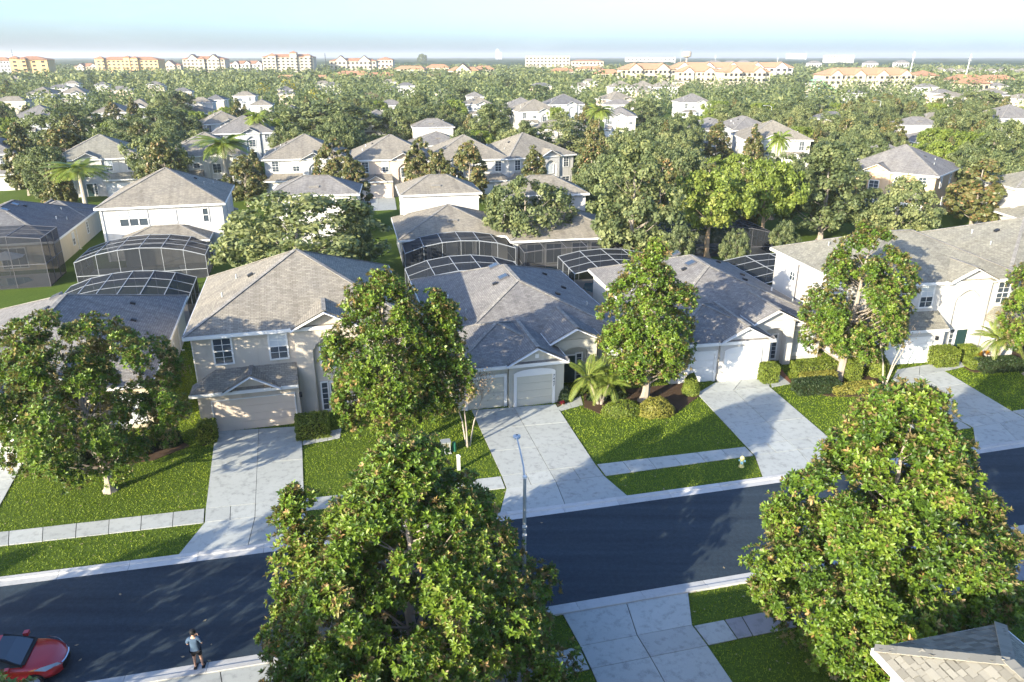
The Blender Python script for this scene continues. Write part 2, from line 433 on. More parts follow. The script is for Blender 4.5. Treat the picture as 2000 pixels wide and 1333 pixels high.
def trunk_mesh(h, r0, limbs, mat, lean=(0, 0), fork=None, sides=7):
    """tapered trunk with a flare and limbs that reach clump centres"""
    m = MB(); top = h
    def ax(z): return Vector((lean[0] * (z / top) ** 1.3 + .10 * math.sin(z * 1.3), lean[1] * (z / top) ** 1.3 + .08 * math.cos(z * 1.1), z))
    zs = [0, .12, .35, .8, 1.5, 2.4, 3.4, 4.5, 5.8, 7.2, 8.6, 10, 12]; zs = [z for z in zs if z < top] + [top]
    rad = [r0 * (1.75 if z == 0 else 1.4 if z < .2 else 1.12 if z < .5 else max(.12, 1 - .85 * z / top)) for z in zs]
    m.tube([ax(z) for z in zs], rad, sides)
    for c in limbs:
        c = Vector(c); c = Vector((c.x * .74, c.y * .74, c.z - .35)); hz = max(1.3, min(top * .92, c.z - (Vector((c.x, c.y, 0)).length * .75)))
        b = ax(hz); mid = b.lerp(c, .5) + Vector((0, 0, -.05 * (c - b).length)) + Vector((random.uniform(-.12, .12), random.uniform(-.12, .12), 0))
        rb = max(.018, r0 * .26 * (1 - hz / top) + .02)
        m.tube([b, mid, c], [rb, rb * .6, rb * .22], 4, cap=False)
    return m.mesh('trunk', mat, smooth=True)

CAMP = np.array([0, 0, HC])
def magnolia(name, label, loc, h, rmax, base, nc, per, group, lean=(0, 0), leaders=(), near=300, env=None, scale=1.0, lean_leaf=False, dead=0.06):
    global rng
    rng = np.random.default_rng(int(abs(loc[0]) * 37 + loc[1] * 11)); root = thing(name, label, 'tree', (loc[0], loc[1], 0), 0, group)
    e = env or (lambda t: (max(0.0, math.sin(math.pi * (t * .86 + .14))) ** .75) * (1 - .35 * t))
    C = clumps_in(lambda t: e(t), nc, base, h - .5, gather=.25, nl=44); C[:, :2] *= rmax
    C[:, 0] += lean[0] * (C[:, 2] / h); C[:, 1] += lean[1] * (C[:, 2] / h)
    for (lx, ly, lh, lr, ln) in leaders:          # extra leading shoots
        t = rng.random(ln); a = rng.uniform(0, 6.28, ln); rr = lr * (1 - .8 * t) * np.sqrt(rng.random(ln))
        C = np.concatenate([C, np.stack([lx + rr * np.cos(a), ly + rr * np.sin(a), base + (lh - base) * (.12 + .88 * t)], 1)])
    cr = rng.uniform(.50, .95, len(C)) * scale
    ctint = np.clip(rng.normal(.44, .12, len(C)), .12, .8)
    n = per * len(C); ci = np.repeat(np.arange(len(C)), per)
    d = ball(n); out = unit(C - np.array([lean[0] * .5, lean[1] * .5, base + .35 * (h - base)]))[ci]
    d = unit(d + out * .75 + np.array([0, 0, .35])); P = C[ci] + d * (cr[ci] * rng.uniform(.45, 1.05, n))[:, None]
    N = unit(d + np.array([0, 0, .65]) + rng.normal(size=(n, 3)) * .35)
    tint = np.clip(ctint[ci] + rng.normal(0, .10, n), .02, .86); tint[rng.random(n) < dead] = rng.uniform(.88, 1.0)
    sc = rng.uniform(.85, 1.25, n) * scale
    limb = C[rng.choice(len(C), min(len(C), 60), replace=False)]
    obj('trunk', trunk_mesh(h * .84, .025 * h, limb, M['bark'], lean), root)
    # the clusters that show largest are parts of their own, the rest is one mass
    W = P + np.array([loc[0], loc[1], 0]); dist = np.linalg.norm(W - CAMP, axis=1)
    face = ((CAMP - W) / dist[:, None] * out).sum(1); key = dist - 2.6 * face
    order = np.argsort(key); own = order[:near]; rest = order[near:]
    v, f, tn = rosettes(P[rest], N[rest], sc[rest], tint[rest], PROTL if lean_leaf else PROT)
    obj('foliage', np_mesh('foliage', v, f, tn, M['magnolia'], True), root, kind='stuff')
    for i in own:
        q = Vector(N[i]).to_track_quat('Z', 'Y') @ Matrix.Rotation(random.uniform(0, 6.28), 3, 'Z').to_quaternion()
        k = random.randrange(6) * 3 + (0 if tint[i] < .36 else 1 if tint[i] < .55 else 2)
        o = obj('leaf_cluster', ROS_MESH[k], root, Vector(P[i])); o.rotation_mode = 'QUATERNION'; o.rotation_quaternion = q
        o.scale = (float(sc[i]),) * 3
    return root

def crown_mesh(name, kind, h, rmax, base, nc, per, leaf, mat, flat=.8, tmean=.45, rust=0):
    """a crown of leaf-sized faces in clumps; returns mesh and limb targets"""
    if kind == 'oak': env = lambda t: max(0.02, math.sin(math.pi * (.12 + .83 * t)) ** .6)
    elif kind == 'cone': env = lambda t: (1 - t) ** .75 * min(1, t * 5 + .45)
    elif kind == 'bell': env = lambda t: max(.02, math.sin(math.pi * (.2 + .75 * t)) ** .8 * (1 - .3 * t))
    else: env = lambda t: max(.02, math.sin(math.pi * (.25 + .7 * t)))
    C = clumps_in(env, nc, base, h - .4, gather=.15, nl=26); C[:, :2] *= rmax
    cr = rng.uniform(.10, .21, nc) * rmax; ct = np.clip(rng.normal(tmean, .14, nc), .05, .85)
    n = nc * per; ci = np.repeat(np.arange(nc), per)
    out = unit(C - np.array([0, 0, base + .3 * (h - base)]))[ci]
    d = unit(ball(n) + out * .6 + np.array([0, 0, .25]))
    P = C[ci] + d * (cr[ci] * rng.uniform(.35, 1.08, n))[:, None] * np.array([1, 1, flat])
    N = unit(d + rng.normal(size=(n, 3)) * .6 + np.array([0, 0, .3]))
    tint = np.clip(ct[ci] + rng.normal(0, .11, n), 0, .92)
    if rust: tint[rng.random(n) < rust] = rng.uniform(.9, 1)
    v, f, tn = leaf_quads(P, N, leaf * rng.uniform(.65, 1.3, n), .6, tint)
    return np_mesh(name, v, f, tn, mat), C[rng.choice(nc, min(nc, 26), replace=False)]

# ================================================================== ground, street, pavements
g = MB(); n = 24
ring = [(12000 * math.cos(2 * math.pi * k / n), 12000 * math.sin(2 * math.pi * k / n)) for k in range(n)]
g.poly([(x, y, 0) for x, y in ring]); g.build('ground', M['ground'], kind='structure')

PAVED = []                                     # polygons that carry no grass
def fitline(pts):
    P = np.array([at(*p) for p in pts]); return np.polyfit(P[:, 0], P[:, 1], 2)
FK = fitline([(0, 1147), (161, 1126), (385, 1097), (919, 1027), (1120, 1001), (1300, 974), (1548, 939), (2000, 874)])
NK = fitline([(169, 1333), (385, 1297.5), (502, 1279), (1084, 1184), (1263, 1154), (1388, 1132), (1513, 1110), (2000, 1026)])
def kl(c, x, off=0.0):
    """point of a kerb line at x, moved off metres away from the road"""
    y = c[0] * x * x + c[1] * x + c[2]; sl_ = 2 * c[0] * x + c[1]; q = math.hypot(1, sl_)
    return (x - sl_ / q * off, y + off / q)
def kb(c, px, off=.62):
    """where the back of that kerb crosses this column of the photograph"""
    lo, hi = -90.0, 130.0
    for _ in range(50):
        m_ = (lo + hi) / 2; p = kl(c, m_, off)
        if pix(p[0], p[1], 0)[0] < px: lo = m_
        else: hi = m_
    return kl(c, lo, off)
xs = np.linspace(-75, 110, 90)
road = [kl(FK, x) for x in xs] + [kl(NK, x) for x in xs[::-1]]
m = MB()
for i in range(len(xs) - 1):
    a, b, c, d = kl(NK, xs[i]), kl(NK, xs[i + 1]), kl(FK, xs[i + 1]), kl(FK, xs[i])
    m.poly([(p[0], p[1], .010) for p in (a, b, c, d)], uv=[a, b, c, d])
m.build('road', M['asphalt'], kind='structure')
PAVED.append([kl(FK, x, .62) for x in xs] + [kl(NK, x, -.62) for x in xs[::-1]])

def kerb(c, sgn):
    base = MB()
    for i in range(len(xs) - 1):
        q = [kl(c, xs[i], 0), kl(c, xs[i + 1], 0), kl(c, xs[i + 1], sgn * .62), kl(c, xs[i], sgn * .62)]
        base.poly([(p[0], p[1], .006) for p in q])
    k = base.build('kerb', M['joint'], kind='structure')
    x = -70.0
    while x < 105:
        L = 3.0 if abs(x) < 60 else 6.0; a, b = x + .008, x + L * .97 - .008
        s = MB(); prof = [(0, .016), (.36, .030), (.40, .095), (.62, .105), (.62, 0)]
        for j in range(len(prof) - 1):
            (o0, z0), (o1, z1) = prof[j], prof[j + 1]
            p = [kl(c, a, sgn * o0), kl(c, b, sgn * o0), kl(c, b, sgn * o1), kl(c, a, sgn * o1)]
            s.poly([(*p[0], z0), (*p[1], z0), (*p[2], z1), (*p[3], z1)])
        for e in (a, b): s.poly([(*kl(c, e, sgn * o), z) for o, z in prof] + [(*kl(c, e, 0), 0)])
        s.build('kerb_stone', M['conc_light'], k); x += L * .97
kerb(FK, 1); kerb(NK, -1)

def wp(p): return at(*p) if not (isinstance(p, tuple) and len(p) == 3) else p[:2]
def W3(p): return (p[0], p[1], 1)              # marks a point that is already in metres
def slabs(parent, q, nu, nv=1, mat=None, z=.05, rnd=.006):
    a, b, c, d = [np.array(wp(p)) for p in q]   # far-left, far-right, near-right, near-left
    PAVED.append([tuple(a), tuple(b), tuple(c), tuple(d)])
    for j in range(nv):
        for i in range(nu):
            cor = []
            for (uu, vv) in ((i, j), (i + 1, j), (i + 1, j + 1), (i, j + 1)):
                uu /= nu; vv /= nv; cor.append((a * (1 - uu) + b * uu) * (1 - vv) + (d * (1 - uu) + c * uu) * vv)
            cen = sum(cor) / 4
            pts = [tuple(p + (cen - p) / np.linalg.norm(cen - p) * .022) for p in cor]
            MB().prism(pts, -.03, z + random.uniform(-rnd, rnd)).build('slab', mat or M['conc'], parent)
def base(name, quads):
    m = MB()
    for k, q in enumerate(quads):
        m.poly([(*wp(p), .012 + .0012 * k) for p in q])
    return m.build(name, M['joint'], kind='structure')
def length(q): return np.linalg.norm(np.array(wp(q[0])) - np.array(wp(q[1])))

def driveway(parts):
    b = base('driveway', [p[0] for p in parts])
    for p in parts: slabs(b, *p)
driveway([([(421, 844), (589, 834), (594, 976), (402, 995)], 2, 2), ([(402, 995), (594, 976), (594, 1001), (400, 1022)], 4, 1),
          ([(400, 1022), (594, 1001), W3(kb(FK, 616)), W3(kb(FK, 347))], 2, 1)])
driveway([([(921, 803), (1085, 791), (1163, 909), (980, 931)], 2, 3), ([(980, 931), (1163, 909), (1180, 931), (989, 955)], 4, 1),
          ([(989, 955), (1180, 931), W3(kb(FK, 1227)), W3(kb(FK, 976))], 2, 1)])
driveway([([(1396, 749), (1502, 736), (1503, 757), (1361, 770)], 2, 1), ([(1361, 770), (1503, 757), (1614, 852), (1457, 873)], 2, 3),
          ([(1457, 873), (1614, 852), (1640, 869), (1474, 891)], 4, 1), ([(1474, 891), (1640, 869), W3(kb(FK, 1692)), W3(kb(FK, 1490))], 2, 1)])
driveway([([(1752, 723), (1840, 709), (1846, 727), (1743, 742)], 2, 1), ([(1743, 742), (1846, 727), (1975, 804), (1868, 819)], 2, 3),
          ([(1868, 819), (1975, 804), (2004, 820), (1900, 836)], 4, 1), ([(1900, 836), (2004, 820), W3(kb(FK, 2070)), W3(kb(FK, 1906))], 2, 1)])
driveway([([(-140, 906), (60, 879), (-6, 1000), (-260, 1032)], 2, 2)])
driveway([([W3(kb(NK, 1099, -.62)), W3(kb(NK, 1344, -.62)), (1352, 1223), (1133, 1264)], 2, 1),
          ([(1133, 1264), (1352, 1223), (1382, 1263), (1154, 1308)], 2, 1), ([(1154, 1308), (1382, 1263), (1490, 1420), (1225, 1470)], 2, 2)])
driveway([([W3(kb(NK, 296, -.62)), W3(kb(NK, 560, -.62)), (610, 1345), (262, 1400)], 2, 1)])
def sidewalk(quads, mats=None):
    b = base('sidewalk', quads)
    for k, q in enumerate(quads): slabs(b, q, max(1, round(length(q) / 1.55)), 1, (mats or {}).get(k))
sidewalk([[(-330, 1079), (400, 995), (398, 1023), (-330, 1106)]])
sidewalk([[(597, 975.5), (978, 932), (987, 955), (597, 999)]])
sidewalk([[(1166, 908.5), (1455, 874), (1472, 891), (1183, 931)]])
sidewalk([[(1617, 852), (1866, 819), (1897, 837), (1643, 869)]])
sidewalk([[(1977, 804), (2300, 757), (2330, 775), (2007, 820)]])
sidewalk([[(1355, 1224), (1414, 1212.5), (1440, 1250), (1384, 1262)], [(1415, 1212), (1448, 1206), (1470, 1244), (1441, 1249.5)],
          [(1449, 1206), (2040, 1085), (2080, 1118), (1471, 1244)]], {1: M['conc_old'], 2: M['conc_old']})
sidewalk([[(640, 1360), (1131, 1265), (1152, 1309), (640, 1415)]])
def path(q, n, mat=None):
    b = base('footpath', [q]); slabs(b, q, n, 1, mat)
path([(591, 857), (667, 838), (664, 857), (591, 871)], 3)
path([(1088, 798), (1134, 774), (1139, 792), (1095, 804)], 2)
path([(1505, 748), (1522, 733), (1544, 751), (1507, 758)], 2)
path([(1830, 717), (1866, 702), (1889, 716), (1846, 726)], 3)
path([(62, 892), (129, 877), (132, 896), (56, 906)], 2)
path([(1500, 706), (1511, 704), (1546, 747), (1537, 752)], 1, M['brown'])

# fallen leaves and pale scraps on the road
m = MB()
for px, py in [(660, 1086), (409, 1292), (400, 1213), (1049, 1107), (413, 1260), (357, 1284), (157, 1290), (150, 1261), (1058, 1022), (1414, 1110), (235, 1162), (560, 1110)]:
    x, y = at(px, py); a = random.uniform(0, 3); r = random.uniform(.05, .10)
    m.poly([(x + r * math.cos(a + k * 1.57) * (1 if k % 2 else .6), y + r * math.sin(a + k * 1.57) * (1 if k % 2 else .6), .02 + .012 * (k % 2)) for k in range(4)])
tag(m.build('fallen_leaves', M['drygrass']), kind='stuff')

# ================================================================== houses
WCACHE = {}
def window_mesh(w_, h_, nx, ny, sash):
    key = (round(w_, 2), round(h_, 2), nx, ny, sash)
    if key in WCACHE: return WCACHE[key]
    f = MB(); t_ = .10
    f.box(-w_ / 2 - t_, -w_ / 2, -.07, .0, -t_, h_ + t_); f.box(w_ / 2, w_ / 2 + t_, -.07, 0, -t_, h_ + t_)
    f.box(-w_ / 2, w_ / 2, -.068, 0, h_, h_ + t_); f.box(-w_ / 2, w_ / 2, -.10, 0, -t_, 0)
    if sash: f.box(-w_ / 2, w_ / 2, -.055, 0, h_ * .5 - .03, h_ * .5 + .03)
    for i in range(1, nx): f.box(-w_ / 2 + w_ * i / nx - .018, -w_ / 2 + w_ * i / nx + .018, -.045, 0, 0, h_)
    for j in range(1, ny):
        if not (sash and j * 2 == ny): f.box(-w_ / 2, w_ / 2, -.040, 0, h_ * j / ny - .014, h_ * j / ny + .014)
    fm = f.mesh('window', M['white'])
    hh = [(0, h_ * .5), (h_ * .5, h_)] if sash else [(0, h_)]
    ps = [MB().box(-w_ / 2, w_ / 2, -.025, 0, a, b) for a, b in hh]
    WCACHE[key] = (fm, [p.mesh('pane', M['glass']) for p in ps], [p.mesh('pane', M['blind']) for p in ps])
    return WCACHE[key]

class House:
    def __init__(s, name, label, loc, rot, wall, roof, W=13.0, mir=False, group=None, cat='house'):
        s.r = thing(name, label, cat, (loc[0], loc[1], 0), rot, group); s.loc = loc; s.rot = rot
        s.wm, s.rm, s.W, s.mir = M[wall], M[roof], W, mir
        s.foot = []
    def x(s, u): return s.W - u if s.mir else u
    def xx(s, a, b): return (s.W - b, s.W - a) if s.mir else (a, b)
    def world(s, u, v):
        c, n = math.cos(R(s.rot)), math.sin(R(s.rot)); u = s.x(u)
        return (s.loc[0] + u * c - v * n, s.loc[1] + u * n + v * c)
    def clear(s, a, b, c, d, pad=0.0):
        PAVED.append([s.world(a - pad, c - pad), s.world(b + pad, c - pad), s.world(b + pad, d + pad), s.world(a - pad, d + pad)])
    def wall(s, a, b, c, d, z1, z0=-.1, mat=None, name='wall', foot=True):
        if foot: s.clear(a, b, c, d)
        a, b = s.xx(a, b)
        return MB().box(a, b, c, d, z0, z1, skip='b').build(name, mat or s.wm, s.r)
    def box(s, name, a, b, c, d, z0, z1, mat, parent=None):
        a, b = s.xx(a, b); return MB().box(a, b, c, d, z0, z1).build(name, mat, parent or s.r)
    def hip(s, a, b, c, d, z, slope, mat=None, cap=True, name='roof', fascia=True):
        a, b = s.xx(a, b); mat = mat or s.rm; wx, wy = b - a, d - c; half = min(wx, wy) / 2; zr = z + half * slope
        if wx >= wy: r0, r1 = (a + half, (c + d) / 2), (b - half, (c + d) / 2)
        else: r0, r1 = ((a + b) / 2, c + half), ((a + b) / 2, d - half)
        A, B, C_, D = (a, c, z), (b, c, z), (b, d, z), (a, d, z); P, Q = (*r0, zr), (*r1, zr); m = MB(); sl_ = math.hypot(1, slope)
        def face(pts, ex, org):
            ey = (-ex[1], ex[0]); m.poly(pts, uv=[((p[0] - org[0]) * ex[0] + (p[1] - org[1]) * ex[1] + org[0] * .7, ((p[0] - org[0]) * ey[0] + (p[1] - org[1]) * ey[1]) * sl_) for p in pts])
        def cl(pts):
            o = []
            for p in pts:
                if not o or max(abs(p[i] - o[-1][i]) for i in range(3)) > 1e-4: o.append(p)
            return o
        if wx >= wy:
            face(cl([A, B, Q, P]), (1, 0), A); face([B, C_, Q], (0, 1), B); face(cl([C_, D, P, Q]), (-1, 0), C_); face([D, A, P], (0, -1), D)
        else:
            face([A, B, P], (1, 0), A); face(cl([B, C_, Q, P]), (0, 1), B); face([C_, D, Q], (-1, 0), C_); face(cl([D, A, P, Q]), (0, -1), D)
        ro = m.build(name, mat, s.r)
        if fascia:
            f = MB(); t_ = .05
            f.box(a - t_, b + t_, c - t_, c + .02, z - .24, z - .012); f.box(a - t_, b + t_, d - .02, d + t_, z - .24, z - .012)
            f.box(a - t_, a + .02, c + .02, d - .02, z - .24, z - .012); f.box(b - .02, b + t_, c + .02, d - .02, z - .24, z - .012)
            f.poly([(a, c, z - .2), (a, d, z - .2), (b, d, z - .2), (b, c, z - .2)])
            f.build('fascia', M['white'], s.r)
        if cap:
            k = MB()
            for p, q in ((A, P), (D, P), (B, Q), (C_, Q)) if wx >= wy else ((A, P), (B, P), (C_, Q), (D, Q)):
                k.bar((p[0], p[1], p[2] + .015), (q[0], q[1], q[2] + .015), .27, .035)
            if max(abs(P[0] - Q[0]), abs(P[1] - Q[1])) > .05: k.bar((P[0], P[1], P[2] + .02), (Q[0], Q[1], Q[2] + .02), .30, .035)
            k.build('ridge_cap', M['cap'], ro)
        return ro
    def gable(s, uc, hw, yf, yb, z, slope, ywall=None, mat=None, wall=True, oh=.25, returns=True):
        """little roof with its ridge along v and a white-edged gable in front"""
        uc = s.x(uc); zp = z + hw * slope; mat = mat or s.rm; m = MB(); L = math.hypot(hw, hw * slope)
        for sg in (-1, 1):
            e = uc + sg * hw
            m.poly([(e, yf, z), (e, yb, z), (uc, yb, zp), (uc, yf, zp)], uv=[(yf, 0), (yb, 0), (yb, L), (yf, L)])
        ro = m.build('gable_roof', mat, s.r)
        t_ = MB()
        for sg in (-1, 1):
            e = uc + sg * hw
            t_.bar((e, yf - .03, z - .13), (uc, yf - .03, zp - .13), .06, .30, up=(0, 1, 0))
            t_.bar((e, yf - .03, z - .10), (e, yb, z - .10), .05, .20)
        t_.build('rake_board', M['white'], ro)
        MB().bar((uc, yf, zp + .012), (uc, yb, zp + .012), .26, .03).build('ridge_cap', M['cap'], ro)
        if wall:
            yw = ywall if ywall is not None else yf + oh; g_ = MB(); q = hw - .18
            tri = [(uc - q, z - .02), (uc + q, z - .02), (uc, z + q * slope - .03)]
            g_.poly([(x_, yw, z_) for x_, z_ in tri]); g_.poly([(x_, yw + .25, z_) for x_, z_ in reversed(tri)])
            for i in range(3):
                p, q2 = tri[i], tri[(i + 1) % 3]; g_.poly([(p[0], yw, p[1]), (q2[0], yw, q2[1]), (q2[0], yw + .25, q2[1]), (p[0], yw + .25, p[1])])
            g_.build('gable_wall', s.wm, s.r)
        if returns:
            for sg in (-1, 1):
                e = uc + sg * hw; i_ = e - sg * .62; lo, hi = min(e, i_), max(e, i_)
                q = MB(); q.poly([(lo, yf - .02, z - .02), (hi, yf - .02, z - .02), (hi, yf + .24, z + .16), (lo, yf + .24, z + .16)])
                q.poly([(lo, yf - .02, z - .03), (hi, yf - .02, z - .03), (hi, yf + .24, z - .03), (lo, yf + .24, z - .03)])
                q.build('gable_return', mat, ro)
        return ro
    def face(s, f, a, plane):
        a_ = s.x(a) if f in 'fb' else a; p_ = s.x(plane) if f in 'lr' else plane
        if s.mir: f = {'l': 'r', 'r': 'l'}.get(f, f)
        loc = (a_, p_) if f in 'fb' else (p_, a_)
        return loc, {'f': 0, 'r': 90, 'b': 180, 'l': 270}[f]
    def window(s, f, a, z, w_, h_, plane, nx=2, ny=4, sash=True, blind=None, label=None):
        (x_, y_), rz = s.face(f, a, plane); fm, g1, g2 = window_mesh(w_, h_, nx, ny, sash)
        o = obj('window', fm, s.r, (x_, y_, z)); o.rotation_euler = (0, 0, R(rz))
        for i in range(len(g1)):
            bl = (random.random() < .45) if blind is None else blind
            obj('pane', (g2 if (bl and i == len(g1) - 1) else g1)[i], o)
        return o
    def garage(s, a, w_, plane, mat, h_=2.15, trim=.10, secs=4, cols=4, arch=False):
        (x_, y_), rz = s.face('f', a, plane)
        f = MB(); f.box(-w_ / 2 - trim, -w_ / 2, -.10, 0, 0, h_ + trim); f.box(w_ / 2, w_ / 2 + trim, -.10, 0, 0, h_ + trim); f.box(-w_ / 2, w_ / 2, -.098, 0, h_, h_ + trim)
        if arch:
            n_ = 10; p = [(-w_ / 2 - trim, h_ + trim), (w_ / 2 + trim, h_ + trim)] + [((w_ / 2 + trim) * math.cos(math.pi * k / n_), h_ + trim + .30 * math.sin(math.pi * k / n_)) for k in range(n_ + 1)]
            f.poly([(q[0], -.10, q[1]) for q in p[2:]])
        d = f.build('garage_door', M['white'], s.r); d.location = (x_, y_, 0)
        hh = h_ / secs
        for j in range(secs):
            q = MB(); q.box(-w_ / 2, w_ / 2, -.03, 0, j * hh + .008, (j + 1) * hh - .008)
            for i in range(cols):
                a0 = -w_ / 2 + w_ * i / cols + .09; a1 = -w_ / 2 + w_ * (i + 1) / cols - .09
                q.box(a0, a1, -.042, -.03, j * hh + .10, (j + 1) * hh - .10, skip='k')
            q.build('panel', mat, d)
        return d
    def door(s, f, a, z, plane, mat, w_=.95, h_=2.05):
        (x_, y_), rz = s.face(f, a, plane); m = MB(); m.box(-w_ / 2, w_ / 2, -.05, 0, 0, h_)
        for (i, j) in ((0, 0), (1, 0), (0, 1), (1, 1)):
            m.box(-w_ / 2 + .12 + i * .40, -w_ / 2 + .43 + i * .40, -.065, -.05, .18 + j * .85, .88 + j * 1.0, skip='k')
        o = m.build('door', mat, s.r); o.location = (x_, y_, z); o.rotation_euler = (0, 0, R(rz))
        MB().lathe([(.0, -.10), (.03, -.10), (.03, -.05), (.012, -.05)], 8).build('handle', M['chrome'], o).location = (w_ / 2 - .1, 0, 1.0)
        t_ = MB(); t_.box(-w_ / 2 - .09, -w_ / 2, -.08, 0, 0, h_ + .09); t_.box(w_ / 2, w_ / 2 + .09, -.08, 0, 0, h_ + .09); t_.box(-w_ / 2, w_ / 2, -.078, 0, h_, h_ + .09)
        t_.build('door_frame', M['white'], o)
        return o
    def arch(s, a, b, o0, o1, zt, spring, rise, y0, y1, name='arch_wall', mat=None):
        """wall a..b with an arched opening o0..o1 from the floor"""
        m = MB(); a, b = s.xx(a, b); o0, o1 = s.xx(o0, o1); n_ = 12
        m.box(a, o0, y0, y1, 0, zt, skip='b'); m.box(o1, b, y0, y1, 0, zt, skip='b')
        arc = [(o0 + (o1 - o0) * k / n_, spring + rise * math.sin(math.pi * k / n_) ** .8) for k in range(n_ + 1)]
        for k in range(n_):
            p, q = arc[k], arc[k + 1]
            m.poly([(p[0], y0, p[1]), (q[0], y0, q[1]), (q[0], y0, zt), (p[0], y0, zt)]); m.poly([(q[0], y1, q[1]), (p[0], y1, p[1]), (p[0], y1, zt), (q[0], y1, zt)])
            m.poly([(p[0], y0, p[1]), (p[0], y1, p[1]), (q[0], y1, q[1]), (q[0], y0, q[1])])
        m.poly([(o0, y0, zt), (o1, y0, zt), (o1, y1, zt), (o0, y1, zt)])
        return m.build(name, mat or s.wm, s.r)
    def on_roof(s, u, v, ax, e, z, slope, kind):
        """vent or skylight on the roof plane that rises from eave e along axis ax ('l','r','f','b')"""
        u = s.x(u)
        if s.mir: ax = {'l': 'r', 'r': 'l'}.get(ax, ax); e = s.x(e) if ax in 'lr' else e
        dist = {'l': u - e, 'r': e - u, 'f': v - e, 'b': e - v}[ax]; zz = z + dist * slope; th = math.atan(slope)
        if kind == 'pipe':
            o = MB().lathe([(.06, -.1), (.06, .32), (.0, .32)], 8).build('vent_pipe', M['steel'] if random.random() < .5 else M['white'], s.r); o.location = (u, v, zz); return o
        if kind == 'vent':
            m = MB().box(-.18, .18, -.15, .15, -.05, .16); o = m.build('roof_vent', M['dark'], s.r)
        elif kind == 'ridge_vent':
            m = MB().box(-.60, .60, -.13, .13, -.05, .16); o = m.build('roof_vent', M['cap'], s.r)
        else:
            m = MB().box(-.38, .38, -.42, .42, -.05, .13); o = m.build('skylight', M['bronze'], s.r)
            MB().box(-.32, .32, -.36, .36, .13, .15).build('pane', M['glass'], o)
        o.location = (u, v, zz)
        o.rotation_euler = {'l': (0, -th, 0), 'r': (0, th, 0), 'f': (th, 0, 0), 'b': (-th, 0, 0)}[ax]
        return o

def corner(px, py, z, local, rot):
    """origin of a house whose local point stands at this pixel on the level z"""
    X, Y = at(px, py, z); c, n_ = math.cos(R(rot)), math.sin(R(rot))
    return (X - local[0] * c + local[1] * n_, Y - local[0] * n_ - local[1] * c)

